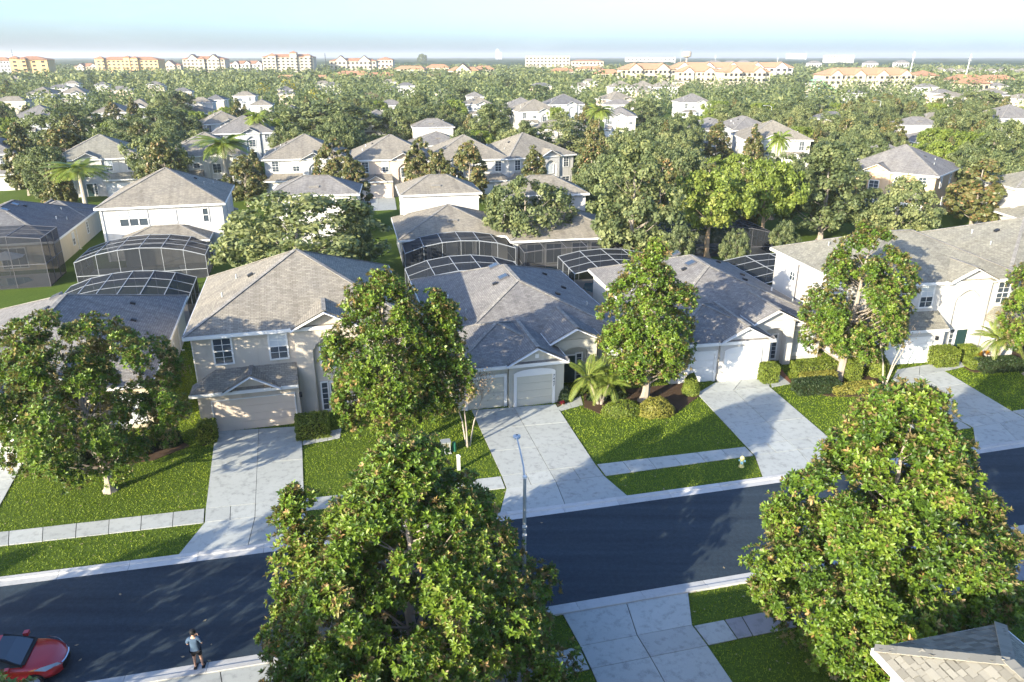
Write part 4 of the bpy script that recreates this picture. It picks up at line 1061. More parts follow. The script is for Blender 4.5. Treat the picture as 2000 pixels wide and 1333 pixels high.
# ------------------------------------------------------------------ shrubs, hedges, palms
def leaf_mass(name, mat, P, N, size, tint): 
    v, f, tn = leaf_quads(P, N, size, .62, tint); return np_mesh(name, v, f, tn, mat)
def hedge(label, c, size, rot, mat='hedge', name='hedge', shape='box', cat='hedge', leaf=.055, dens=420, group='clipped hedges and shrubs'):
    """clipped hedge or rounded shrub of small leaves round a twig core"""
    r = thing(name, label, cat, c, rot, group); a, b_, h_ = size; n = int(dens * 2 * (a * b_ + (a + b_) * h_)); n = max(500, min(n, 4200))
    d = rng.normal(size=(n, 3))
    if shape == 'box':
        d /= np.max(np.abs(d), axis=1, keepdims=True); d = np.where(np.abs(d) > .985, d, rng.uniform(-1, 1, (n, 3)) * .985) if False else rng.uniform(-1, 1, (n, 3))
        k = rng.integers(0, 5, n); wgt = np.array([b_ * h_, b_ * h_, a * h_, a * h_, a * b_ * 1.2]); k = rng.choice(5, n, p=wgt / wgt.sum())
        ax = np.array([0, 0, 1, 1, 2])[k]; sg = np.array([-1, 1, -1, 1, 1])[k]; N = np.zeros((n, 3)); N[np.arange(n), ax] = sg; d[np.arange(n), ax] = sg
        P = d * np.array([a / 2, b_ / 2, h_ / 2]) + np.array([0, 0, h_ / 2]); rr = np.linalg.norm(np.maximum(np.abs(d) - .8, 0), axis=1)
        P -= d * (np.maximum(rr - .2, 0) * .25)[:, None]
    else:
        N = unit(d); N[:, 2] = np.abs(N[:, 2]) * .95 + .02 * N[:, 2]; P = N * np.array([a / 2, b_ / 2, h_]) * (1 + .10 * np.sin(N[:, :1] * 7) * np.cos(N[:, 1:2] * 6))
    P = P + rng.normal(size=(n, 3)) * .035 - N * rng.uniform(0, .07, (n, 1))
    lump = .5 + .5 * np.sin(P[:, 0] * 5.1 + c[0]) * np.sin(P[:, 1] * 4.3 + c[1]) * np.sin(P[:, 2] * 6 + 1)
    tint = np.clip(.28 + .32 * lump + rng.normal(0, .16, n), 0, 1)
    obj('foliage', leaf_mass('foliage', M[mat], P, N + rng.normal(size=(n, 3)) * .6, leaf * rng.uniform(.7, 1.4, n), tint), r, kind='stuff')
    k_ = .86
    if shape == 'box': MB().box(-a / 2 * k_, a / 2 * k_, -b_ / 2 * k_, b_ / 2 * k_, 0, h_ * .92).build('twig_core', M['shrubcore'], r)
    else: MB().lathe([(.42, 0), (.44, h_ * .35), (.36, h_ * .65), (.2, h_ * .85), (.02, h_ * .9)], 10).build('twig_core', M['shrubcore'], r).scale = (a * .9, b_ * .9, 1)
    return r
M['shrubcore'] = plain('shrub twigs', (.030, .036, .014), .95, .05, var=.3)
def bed(px, name='planting_bed'):
    p = [at(*q) for q in px]; MB().prism(p, -.02, .035).build(name, M['mulch'], kind='structure'); PAVED.append(p)

bed([(48, 884), (64, 845), (128, 850), (128, 878)]); bed([(128, 905), (130, 872), (330, 850), (372, 872), (300, 900), (180, 915)])
bed([(582, 860), (582, 815), (640, 808), (645, 840)]); bed([(395, 872), (393, 835), (421, 835), (424, 862)])
bed([(1140, 796), (1140, 770), (1310, 752), (1365, 745), (1370, 772), (1310, 815), (1180, 812)])
bed([(1484, 752), (1482, 722), (1512, 716), (1516, 744)]); bed([(1545, 760), (1545, 718), (1690, 700), (1735, 705), (1740, 735), (1700, 776), (1620, 775)])
bed([(1815, 720), (1815, 690), (1862, 680), (1864, 708)]); bed([(1870, 712), (1868, 680), (1990, 655), (2010, 700), (1960, 728), (1900, 728)])
bed([(1088, 796), (1086, 780), (1112, 770), (1116, 782)])

hedge('small clipped hedge left of the wide tan garage door', at(409, 862), (1.0, .9, 1.35), 15)
hedge('square clipped hedge right of the wide tan garage door', at(612, 848), (2.0, 1.7, 1.15), 15)
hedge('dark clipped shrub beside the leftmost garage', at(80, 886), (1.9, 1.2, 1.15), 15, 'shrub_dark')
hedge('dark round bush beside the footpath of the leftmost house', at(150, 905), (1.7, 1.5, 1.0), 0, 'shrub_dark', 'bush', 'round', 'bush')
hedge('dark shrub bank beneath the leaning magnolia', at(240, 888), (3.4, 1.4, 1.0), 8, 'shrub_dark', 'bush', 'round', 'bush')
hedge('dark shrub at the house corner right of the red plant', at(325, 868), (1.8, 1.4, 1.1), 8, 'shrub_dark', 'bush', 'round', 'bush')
hedge('golden leaved shrub at the foot of the pointed magnolia', at(1280, 808), (2.5, 1.7, 1.15), 12, 'hedge_gold', 'bush', 'round', 'bush')
hedge('spreading green-gold shrub left of the pointed magnolia trunk', at(1215, 808), (2.9, 1.6, .95), 10, 'hedge', 'bush', 'round', 'bush')
hedge('clipped upright bush at the left side of the white garage driveway', at(1348, 770), (1.15, 1.1, 1.55), 0, 'hedge', 'bush', 'round', 'bush')
hedge('boxed bush right of the pale single garage door', at(1498, 745), (1.15, 1.1, 1.35), 10)
hedge('long clipped hedge under the window of the brick-entry house', at(1588, 738), (3.4, 1.0, 1.25), 10)
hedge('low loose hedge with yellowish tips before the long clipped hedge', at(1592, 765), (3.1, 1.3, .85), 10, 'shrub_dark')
hedge('golden strip of low hedge behind the small white ornament', at(1596, 752), (2.7, .6, .95), 10, 'hedge_gold')
hedge('narrow upright hedge right of the magnolia trunk', at(1662, 744), (.95, .95, 1.7), 10)
hedge('low golden hedge curving right of the magnolia trunk', at(1668, 766), (3.4, 1.0, .6), 10, 'hedge_gold')
hedge('rounded tall bush left of the pale multi-stemmed tree', at(1711, 732), (1.7, 1.5, 1.75), 0, 'hedge', 'bush', 'round', 'bush')
hedge('square hedge at the garage corner of the arched house', at(1839, 713), (1.8, 1.3, 1.4), 10)
hedge('hedge left of the orange croton bed', at(1885, 704), (1.1, 1.0, 1.2), 10)
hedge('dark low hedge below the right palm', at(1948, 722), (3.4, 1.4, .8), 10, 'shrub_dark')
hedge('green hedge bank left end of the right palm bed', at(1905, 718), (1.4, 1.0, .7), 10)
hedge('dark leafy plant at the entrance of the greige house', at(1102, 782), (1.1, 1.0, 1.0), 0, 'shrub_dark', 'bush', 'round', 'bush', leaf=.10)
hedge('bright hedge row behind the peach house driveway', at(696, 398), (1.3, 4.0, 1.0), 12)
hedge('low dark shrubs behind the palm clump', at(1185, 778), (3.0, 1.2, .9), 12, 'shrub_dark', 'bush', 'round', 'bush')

def spike_plant(label, c, mat, h_, n, name='cordyline', cat='plant', L=.55):
    r = thing(name, label, cat, c, 0, 'coloured garden plants'); MB().tube([(0, 0, 0), (.03, .02, h_ * .6)], [.03, .02], 5).build('stem', M['bark'], r)
    d = ball(n); d[:, 2] = np.abs(d[:, 2]) * .9 + .15; d = unit(d); V = []; Fq = []
    for k in range(n):
        o_ = np.array([0, 0, h_ * random.uniform(.4, .75)]); s_ = unit(np.cross(d[k], [0, 0, 1.0])) * .05; b_ = len(V)
        V += [o_, o_ + d[k] * L * .5 + s_, o_ + d[k] * L - np.array([0, 0, .1]), o_ + d[k] * L * .5 - s_]; Fq.append((b_, b_ + 1, b_ + 2, b_ + 3))
    obj('leaf_tuft', np_mesh('leaf_tuft', np.array(V), np.array(Fq), rng.random(len(V)), M[mat]), r)
spike_plant('taller red cordyline in the leftmost bed', at(285, 890), 'redleaf', 1.35, 34); spike_plant('small red cordyline behind the leaning trunk', at(158, 896), 'redleaf', .9, 24)
for px, py, lb in ((1912, 704, 'orange croton left in the palm bed'), (1925, 701, 'orange and yellow croton by the palm stem'), (1945, 700, 'yellow croton right in the palm bed'), (1903, 707, 'yellow low croton at the bed edge')):
    spike_plant(lb, at(px, py), 'croton', .8, 40, 'croton', 'plant', .32)
spike_plant('reddish bromeliads at the entrance of the greige house', at(1098, 792), 'redleaf', .35, 26, 'bromeliad', 'plant', .25)

def frond_mesh(L=2.0, n=20, droop=.9, lw=.035, ll=.42):
    V = []; Fq = []; tn = []
    def P(t): return np.array([L * (t - .13 * t * t), 0, L * (.42 * t - droop * .75 * t * t)])
    for i in range(n):
        t = .12 + .88 * i / n; p = P(t); q = P(min(1, t + .05)); d = unit(q - p); l = ll * (math.sin(math.pi * (.12 + .85 * t)) ** .6)
        for sg in (-1, 1):
            s_ = unit(np.array([d[0] * .65, sg, d[2] * .65 - .35])); b_ = len(V); e = d * lw
            V += [p - e * .6, p + s_ * l * .5 + e, p + s_ * l + np.array([0, 0, -.12 * l]), p + s_ * l * .5 - e]; Fq.append((b_, b_ + 1, b_ + 2, b_ + 3)); tn += [random.gauss(.45, .15)] * 4
    for i in range(8):
        p, q = P(i / 8), P((i + 1) / 8); b_ = len(V); s_ = np.array([0, .018, 0]); V += [p - s_, p + s_, q + s_, q - s_]; Fq.append((b_, b_ + 1, b_ + 2, b_ + 3)); tn += [.75] * 4
    return np.array(V), np.array(Fq), np.clip(np.array(tn), 0, 1)
FR = {}
def frond_meshes(L):
    if L not in FR: FR[L] = [np_mesh('frond', *frond_mesh(L, 20, dr), M['palm']) for dr in (.55, .85, 1.15)]
    return FR[L]
def palm(label, c, h_, L, n, stems=((0, 0),), group='palms', r0=.13, mat='bark_pale'):
    r = thing('palm_tree', label, 'palm', c, 0, group)
    for (lx, ly) in stems:
        k = random.uniform(.85, 1.1); hh = h_ * k
        MB().tube([(lx * .15, ly * .15, 0), (lx * .5, ly * .5, hh * .5), (lx, ly, hh)], [r0 * 1.25, r0, r0 * .8], 8).build('trunk', M[mat], r, smooth=True)
        ms = frond_meshes(L)
        for i in range(n):
            a = 2 * math.pi * i / n * 2.4; el = random.uniform(-.35, .9)
            o = obj('frond', ms[0 if el > .45 else 1 if el > .05 else 2], r, (lx, ly, hh)); o.rotation_euler = (0, -el, a); s_ = random.uniform(.85, 1.1); o.scale = (s_, s_, s_)
    return r
palm('clump of three low feathery palms beside the greige entrance', at(1172, 790), 1.75, 1.9, 24, ((-.9, .1), (.5, -.3), (.1, .9)), r0=.09, mat='bark')
palm('low feathery palm over the croton bed at the right', at(1935, 712), 1.9, 1.9, 18, ((.1, .1), (.9, -.1)), r0=.11)

def bare_tree(label, c, h_, spread, nst, mat, leaves=0, group='slender multi-stemmed trees'):
    r = thing('crape_myrtle', label, 'tree', c, 0, group); tips = []
    m = MB()
    for k in range(nst):
        a = 2 * math.pi * k / nst + .4; q = .12; x_, y_ = math.cos(a), math.sin(a)
        p = [(x_ * q, y_ * q, 0), (x_ * spread * .25, y_ * spread * .25, h_ * .35), (x_ * spread * .55, y_ * spread * .5, h_ * .65)]
        m.tube(p, [.055, .042, .028], 6, False)
        for j in range(6):
            e = (p[2][0] + random.uniform(-.6, .6) * spread * .6, p[2][1] + random.uniform(-.6, .6) * spread * .6, h_ * random.uniform(.8, 1.05)); m.tube([p[2], e], [.022, .006], 4, False)
            for i in range(3):
                f_ = (e[0] + random.uniform(-.4, .4), e[1] + random.uniform(-.4, .4), e[2] + random.uniform(-.3, .3)); m.tube([Vector(p[2]).lerp(Vector(e), .6), f_], [.012, .004], 3, False); tips += [e, f_]
    m.build('trunk', M['bark_pale'], r, smooth=True)
    if leaves:
        T_ = np.array(tips); P = T_[rng.integers(0, len(T_), leaves)] + rng.normal(size=(leaves, 3)) * .28
        obj('foliage', leaf_mass('foliage', M[mat], P, rng.normal(size=(leaves, 3)), .05 * rng.uniform(.6, 1.4, leaves), rng.random(leaves)), r, kind='stuff')
bare_tree('slim russet tree with pale stems left of the middle driveway', at(914, 872), 4.6, 1.7, 3, 'bareleaf', 900)
bare_tree('pale bare multi-stemmed tree left of the arched house driveway', at(1727, 751), 4.6, 1.9, 4, 'bareleaf', 500)

# ================================================================== trees of the estate behind
PROTO = {}
def proto(kind, k):
    """crown and trunk of one unit-size kind of tree; copies share the meshes"""
    key = (kind, k)
    if key in PROTO: return PROTO[key]
    if kind == 'oak': me, lb = crown_mesh('crown', 'oak', 9.0, 5.6, 2.4, 150, 70, .21, M['oak'], .75); tr = trunk_mesh(7.2, .30, lb, M['bark'])
    elif kind == 'brightoak': me, lb = crown_mesh('crown', 'oak', 9.5, 5.0, 4.0, 130, 78, .20, M['oak_bright'], .8); tr = trunk_mesh(7.2, .36, lb[:14], M['bark_tan'])
    elif kind == 'talloak': me, lb = crown_mesh('crown', 'bell', 12.5, 5.2, 2.2, 170, 74, .21, M['oak'], .9); tr = trunk_mesh(10, .32, lb, M['bark'])
    elif kind == 'greyoak': me, lb = crown_mesh('crown', 'oak', 8.5, 5.4, 1.2, 200, 80, .18, M['oak'], .75, .56); tr = trunk_mesh(6, .32, lb, M['bark'])
    elif kind == 'magnolia': me, lb = crown_mesh('crown', 'cone' if k % 2 else 'bell', 10.0, 3.3, 1.4, 140, 64, .21, M['magfar'], .95, .42, .10); tr = trunk_mesh(9, .22, lb, M['bark'])
    elif kind == 'yellow': me, lb = crown_mesh('crown', 'round', 9.0, 4.4, 3.0, 60, 40, .24, M['yellowleaf']); tr = trunk_mesh(7, .25, lb, M['bark'])
    elif kind == 'bare': me, lb = crown_mesh('crown', 'round', 9.0, 4.2, 2.0, 70, 30, .12, M['bareleaf']); tr = trunk_mesh(8, .25, lb, M['bark_pale'])
    elif kind == 'palm':
        Vs = []; Fs = []; Ts = []; b_ = 0
        for i in range(34):
            v, f, tn = frond_mesh(3.3, 17, random.uniform(.7, 1.5), .10, .95); a = 2.4 * i; el = random.uniform(-.4, .9)
            Ry = np.array(Matrix.Rotation(-el, 3, 'Y')); Rz = np.array(Matrix.Rotation(a, 3, 'Z')); Vs.append(v @ Ry.T @ Rz.T + np.array([0, 0, 8.6])); Fs.append(f + b_); Ts.append(tn); b_ += len(v)
        me = np_mesh('crown', np.concatenate(Vs), np.concatenate(Fs), np.concatenate(Ts), M['palm']); tr = MB().tube([(0, 0, 0), (.1, 0, 4), (0, 0, 8.6)], [.26, .2, .17], 8).mesh('trunk', M['bark_pale'], True)
    PROTO[key] = (me, tr); return PROTO[key]
UNIT = {'oak': (9.0, 5.6), 'brightoak': (9.5, 5.2), 'talloak': (12.5, 5.2), 'greyoak': (8.5, 5.6), 'magnolia': (10.0, 3.1), 'yellow': (9.0, 4.0), 'bare': (9.0, 3.8), 'palm': (9.6, 2.9)}
WORD = {'oak': ['spreading grey-green oak', 'rounded dull green oak', 'bushy olive green oak', 'broad dark green oak'], 'brightoak': ['bright yellow-green oak', 'light green open oak'],
        'talloak': ['tall full green oak', 'tall rounded green oak'], 'greyoak': ['wide silvery oak', 'low wide grey oak'], 'magnolia': ['dark cone-shaped magnolia', 'brown-tinged magnolia', 'slim dark magnolia'],
        'yellow': ['yellow flowering tree'], 'bare': ['bare tan-grey tree'], 'palm': ['tall feather palm', 'pale green palm']}
NVAR = {'oak': 5, 'brightoak': 2, 'talloak': 3, 'greyoak': 3, 'magnolia': 4, 'yellow': 2, 'bare': 2, 'palm': 3}
TREES = []                                     # x, y, kind, height, radius, label
def tree_at(px, ytop, wpx, kind, h_, label=None, base_px=None):
    if base_px: X, Y = at(*base_px)
    else: X, Y = at(px, ytop + 2, h_)
    dep = Y * math.cos(PITCH) - (h_ * .6 - HC) * math.sin(PITCH); TREES.append([X, Y, kind, h_, wpx / F * dep / 2, label])
T_ = tree_at
T_(572, 380, 330, 'greyoak', 9.2, 'wide silvery oak between the tan garage house and the white rear house')
T_(1030, 360, 178, 'oak', 9.2, 'round-headed oak right of the white porch house', (1024, 500))
T_(1245, 268, 190, 'talloak', 14, 'tallest full oak right of the round-headed oak')
T_(1395, 318, 165, 'brightoak', 10.0, 'bright oak with pale forked trunk in the middle of the rear gardens', (1379, 505))
T_(1490, 300, 140, 'brightoak', 10.5, 'second bright oak just right of the pale forked trunk', (1484, 482))
T_(1610, 285, 190, 'talloak', 12, 'grey-green tall oak with pale slanting trunk, behind the arched house', (1600, 470))
T_(1765, 345, 160, 'greyoak', 8.5, 'soft grey oak behind the roof peak of the arched house')
T_(1890, 300, 118, 'magnolia', 9.5, 'large brown-tinged magnolia right of the apricot house', (1895, 445))
T_(955, 203, 112, 'talloak', 12, 'rounded tall oak left of the dark arch house')
T_(1092, 232, 165, 'greyoak', 9.0, 'silvery oak in front of the wide tan roof')
T_(640, 198, 190, 'oak', 11.5, 'dark oak mass above the arched entry house')
T_(648, 262, 80, 'magnolia', 10.5, 'magnolia between the arched entry and peach houses'); T_(818, 264, 70, 'magnolia', 10, 'left of three magnolias beside the peach house')
T_(858, 288, 56, 'magnolia', 8.5, 'lowest middle magnolia of three beside the peach house'); T_(915, 272, 88, 'magnolia', 10, 'rightmost of three magnolias beside the peach house')
T_(1044, 280, 72, 'magnolia', 9, 'slim magnolia left of the small gabled house'); T_(1158, 258, 72, 'magnolia', 10.5, 'taller slim magnolia right of the small gabled house')
T_(28, 238, 92, 'magnolia', 11, 'leftmost dark magnolia above the cage house'); T_(118, 238, 105, 'magnolia', 11, 'broad dark magnolia left of the white palm house')
T_(120, 208, 140, 'oak', 11, 'oak behind the broad dark magnolia'); T_(300, 210, 160, 'oak', 10.5, 'wide oak behind the small gable house'); T_(232, 232, 110, 'oak', 9.5, 'oak behind the white palm house roof')
T_(150, 318, 118, 'palm', 7.6, 'plump light green palm left of the white palm house'); T_(432, 268, 108, 'palm', 9.5, 'feather palm in front of the small gable house')
T_(472, 300, 78, 'magnolia', 8, 'short round magnolia below the feather palm'); T_(502, 220, 52, 'palm', 10, 'palm beside the arched entry house street corner')
T_(1523, 262, 48, 'palm', 9.5, 'feather palm in front of the right palm house'); T_(1172, 205, 60, 'palm', 10.5, 'palm above the lawn strip house'); T_(1645, 255, 70, 'oak', 9)
T_(508, 158, 34, 'yellow', 9, 'left pale yellow tree of the yellow trio'); T_(560, 152, 28, 'yellow', 10, 'middle brightest yellow tree of the yellow trio'); T_(610, 170, 22, 'yellow', 8, 'right small yellow tree of the yellow trio')
T_(726, 176, 50, 'bare', 9, 'bare tan tree right of the yellow trio'); T_(850, 140, 60, 'bare', 10, 'pale bare grey tree below the cream hotel'); T_(968, 140, 50, 'bare', 10, 'ash grey bare tree in the centre distance')
T_(785, 205, 105, 'oak', 10.5); T_(720, 215, 60, 'brightoak', 8); T_(835, 205, 60, 'oak', 9); T_(1090, 205, 40, 'brightoak', 9, 'golden green tree beside the dark roofed house')
T_(1145, 200, 50, 'magnolia', 10); T_(1255, 190, 90, 'oak', 10); T_(1330, 235, 90, 'oak', 10); T_(1405, 228, 62, 'magnolia', 10, 'pointed magnolia between the two grey roofs at the right'); T_(1478, 240, 55, 'magnolia', 9.5)
T_(1560, 190, 120, 'oak', 10); T_(1640, 215, 120, 'greyoak', 10); T_(1700, 270, 110, 'oak', 10); T_(1840, 245, 85, 'brightoak', 9, 'bright green rounded tree right of the broad grey roof house'); T_(1880, 213, 95, 'oak', 11)
T_(1965, 230, 105, 'oak', 11, 'oak with pale trunk over the sunlit right-hand lawn'); T_(1735, 180, 55, 'magnolia', 9); T_(1680, 188, 55, 'magnolia', 9); T_(1830, 190, 55, 'magnolia', 10); T_(1920, 175, 100, 'oak', 11)
T_(255, 185, 42, 'magnolia', 12, 'dark cone-shaped tree among oaks in the left half'); T_(460, 190, 46, 'magnolia', 11); T_(215, 195, 44, 'magnolia', 10); T_(10, 155, 44, 'magnolia', 12); T_(330, 175, 100, 'oak', 11); T_(545, 205, 90, 'oak', 10); T_(440, 205, 60, 'brightoak', 9)
T_(1290, 225, 80, 'oak', 10); T_(1425, 205, 80, 'oak', 10); T_(890, 165, 70, 'oak', 10); T_(1040, 165, 90, 'oak', 10); T_(700, 430, 60, 'oak', 6.5, 'small dark oak at the corner of the white porch house'); T_(990, 150, 40, 'oak', 10)
T_(1330, 440, 70, 'oak', 5.5, 'low dark garden tree under the bright oaks'); T_(1535, 430, 60, 'oak', 5, 'low pale shrub tree beside the slanting trunk'); T_(1440, 445, 60, 'oak', 5, 'shaded garden tree between the two bright trunks')

def rel(X, Y, hx, hy):
    a, b_ = pix(X, Y, 5)[0], pix(hx, hy, 5)[0]; dx, dy = a - b_, Y - hy
    return ('right of' if dx > 0 else 'left of') if abs(dx) * Y / F > abs(dy) * .6 else ('behind' if dy > 0 else 'in front of')
HN = [(h_.world(W_ / 2, D_ / 2), sn) for (h_, sn, W_, D_) in HOUSES]; rh = random.Random(4); placed = [p for p, _ in HN]; used = set(); nx_ = 0
for k in range(4000):
    if nx_ >= 46: break
    Y = 118 + 420 * rh.random() ** 1.1; X = rh.uniform(-.70, .70) * Y
    if min(math.hypot(X - p[0], Y - p[1]) for p in placed) < 19: continue
    if any(math.hypot(X - t_[0], Y - t_[1]) < t_[4] * .8 + 7 for t_ in TREES): continue
    px, py = pix(X, Y, 6)
    if 1110 < px < 1345 and 235 < py < 320 or 1840 < px and 270 < py < 345: continue
    lb = None
    for (q, sn) in sorted(HN, key=lambda e: math.hypot(e[0][0] - X, e[0][1] - Y))[:4]:
        for ad in ('grey-roofed white house', 'hip-roofed pale house', 'partly hidden roof'):
            c_ = f'{ad} {rel(X, Y, *q)} the {sn}'
            if c_ not in used: lb = c_; break
        if lb: break
    if not lb: continue
    used.add(lb); placed.append((X, Y)); nx_ += 1; W2 = rh.choice((9.0, 10.0, 11.5))
    h_ = House('house', lb, (X - W2 / 2, Y - 3.5), rh.choice((8, 12, 16, 4)) + rh.choice((0, 0, 90)), rh.choice(('st_white', 'st_white', 'st_cream', 'st_pink')), rh.choice(('roof_tan', 'roof_grey', 'roof_grey', 'roof_dark')), W2, False, ST)
    rear_house(h_, W2, Y < 200 and rh.random() < .4); HOUSES.append((h_, 'filler', W2, 8))

HB = []
for (hh, sn, W_, D_) in HOUSES:
    cx_, cy_ = hh.world(W_ / 2, D_ / 2); x0, y0 = pix(cx_, cy_, 6.5); x1, _ = pix(cx_ + W_ * .42, cy_, 6.5); x2, y2 = pix(cx_, cy_, 2.8); HB.append((cx_, cy_, x0, y0, abs(x1 - x0), max(W_, D_) * .55, y2, sn))
def ok_fill(X, Y, h_, r_):
    for cx_, cy_, sx, sy, hw, rad, y2, sn in HB:
        if math.hypot(X - cx_, Y - cy_) < rad + r_ * .45: return False
        if Y < cy_:                                        # would hide a house that the photograph shows
            tx, ty = pix(X, Y, h_); tw = r_ / max(1, Y) * F
            if abs(tx - sx) < hw * (.75 if sn != 'filler' else .35) + tw * (.8 if sn != 'filler' else .45) and ty < y2 - 2 and pix(X, Y, 0)[1] > sy - 4: return False
    for t_ in TREES:
        if math.hypot(X - t_[0], Y - t_[1]) < (r_ + t_[4]) * (.62 if t_[5] is None else .78): return False
    px, py = pix(X, Y, 0)
    if 1130 < px < 1330 and 248 < py < 310: return False   # the sunlit lawn strip
    if 1850 < px < 2010 and 285 < py < 330: return False   # lawn at the right
    if Y < 92: return False
    return True
def sees(X, Y, m_=30): px, py = pix(X, Y, 8); return -m_ < px < 2000 + m_
kinds = ['oak'] * 7 + ['greyoak'] * 4 + ['talloak'] * 2 + ['magnolia'] * 5 + ['brightoak'] * 2
Y = 92.0; rf = random.Random(21); cand = []
while Y < 262:
    x_ = -.72 * Y - 6
    while x_ < .72 * Y + 6: cand.append((x_ + rf.uniform(-3, 3), Y + rf.uniform(-3, 3))); x_ += 6.2
    Y += 6.2
rf.shuffle(cand); cand.sort(key=lambda p: round(p[1] / 30))
for X, Y in cand:
    if len(TREES) >= 292: break
    kd = rf.choice(kinds); h_ = {'oak': 9, 'greyoak': 8.5, 'talloak': 10.5, 'magnolia': 9.5, 'brightoak': 8.5, 'palm': 9.5}[kd] * rf.uniform(.82, 1.15)
    r_ = h_ * UNIT[kd][1] / UNIT[kd][0] * (.8 if kd in ('oak', 'greyoak') else .95)
    if sees(X, Y) and ok_fill(X, Y, h_, r_): TREES.append([X, Y, kd, h_, r_, None])
print('individual trees', len(TREES))
LABELS = set()
def rel(X, Y, hx, hy):
    a, b_ = pix(X, Y, 5)[0], pix(hx, hy, 5)[0]; dx, dy = a - b_, Y - hy
    return ('right of' if dx > 0 else 'left of') if abs(dx) * Y / F > abs(dy) * .6 else ('behind' if dy > 0 else 'in front of')
ORD = ['', 'second ', 'third ', 'fourth ', 'fifth ', 'sixth ', 'seventh ', 'eighth ', 'ninth ', 'tenth ']
for t_ in sorted(TREES, key=lambda q: q[1]):
    X, Y, kd, h_, r_, lb = t_
    if lb is None:
        near_ = sorted([i for i in range(len(HB)) if HB[i][7] != 'filler'], key=lambda i: math.hypot(HB[i][0] - X, HB[i][1] - Y))[:3]
        opts = [f"{wd} {rel(X, Y, HB[i][0], HB[i][1])} the {HOUSES[i][1]}" for i in near_ for wd in WORD[kd]]
        fr = [q for q in opts if q not in LABELS]
        if fr: lb = fr[0]
        else:
            for od in ORD[1:]:
                fr = [od + q + ', counted from the viewer' for q in opts if od + q + ', counted from the viewer' not in LABELS]
                if fr: lb = fr[0]; break
    LABELS.add(lb)
    kind_ = kd; r0 = thing({'magnolia': 'magnolia_tree', 'palm': 'palm_tree', 'yellow': 'yellow_tree', 'bare': 'bare_tree'}.get(kd, 'oak_tree'), lb, 'palm' if kd == 'palm' else 'tree', (X, Y, 0), random.uniform(0, 360), 'trees between the houses')
    me, tr = proto(kd, random.randrange(NVAR[kd])); uh, ur = UNIT[kd]; r0.scale = (r_ / ur, r_ / ur, h_ / uh)
    obj('crown', me, r0); obj('trunk', tr, r0)

# ------------------------------------------------------------------ the wood of trees beyond, too many to count
def far_trees(name, Y0, Y1, step, nq, leaf, hmin, hmax, mat, seed, keep=lambda X, Y: True):
    rg = np.random.default_rng(seed); P = []; Y = Y0
    while Y < Y1:
        st = step * (1 + (Y - Y0) / (Y1 - Y0)); x_ = np.arange(-.74 * Y - 20, .74 * Y + 20, st); q = np.stack([x_ + rg.uniform(-.5, .5, len(x_)) * st, Y + rg.uniform(-.5, .5, len(x_)) * st], 1)
        P.append(q); Y += st
    P = np.concatenate(P); P = np.array([p for p in P if keep(*p)]); n = len(P); h_ = rg.uniform(hmin, hmax, n); r_ = h_ * rg.uniform(.42, .62, n)
    i = np.repeat(np.arange(n), nq); d = unit(rg.normal(size=(n * nq, 3))); d[:, 2] = np.abs(d[:, 2]); bmp = 1 + .25 * np.sin(d[:, 0] * 5 + i) * np.cos(d[:, 1] * 6 + i * 1.7)
    Q = np.stack([P[i, 0] + d[:, 0] * r_[i] * bmp, P[i, 1] + d[:, 1] * r_[i] * bmp, h_[i] * (.25 + .75 * d[:, 2] * bmp)], 1)
    tt = np.clip(rg.normal(.45, .16, n), .05, .9); tint = np.clip(tt[i] + rg.normal(0, .1, n * nq), 0, 1)
    v, f, tn = leaf_quads(Q, d + rg.normal(size=(n * nq, 3)) * .5, leaf * rg.uniform(.7, 1.3, n * nq), .7, tint)
    tag(obj(name, np_mesh(name, v, f, tn, mat)), kind='stuff'); return n
def no_house(X, Y):
    for cx_, cy_, sx, sy, hw, rad, y2, sn in HB:
        if Y > 250 and math.hypot(X - cx_, Y - cy_) < rad + 3: return False
        if Y > 250 and 0 < cy_ - Y < 55 and abs(X - cx_ * Y / cy_) < 8: return False
    return True
far_trees('distant_trees', 264, 520, 9.0, 110, .62, 7, 11, M['oak'], 3, no_house)
far_trees('distant_trees', 520, 1350, 13.0, 34, 1.5, 7, 11.5, M['oak'], 4)

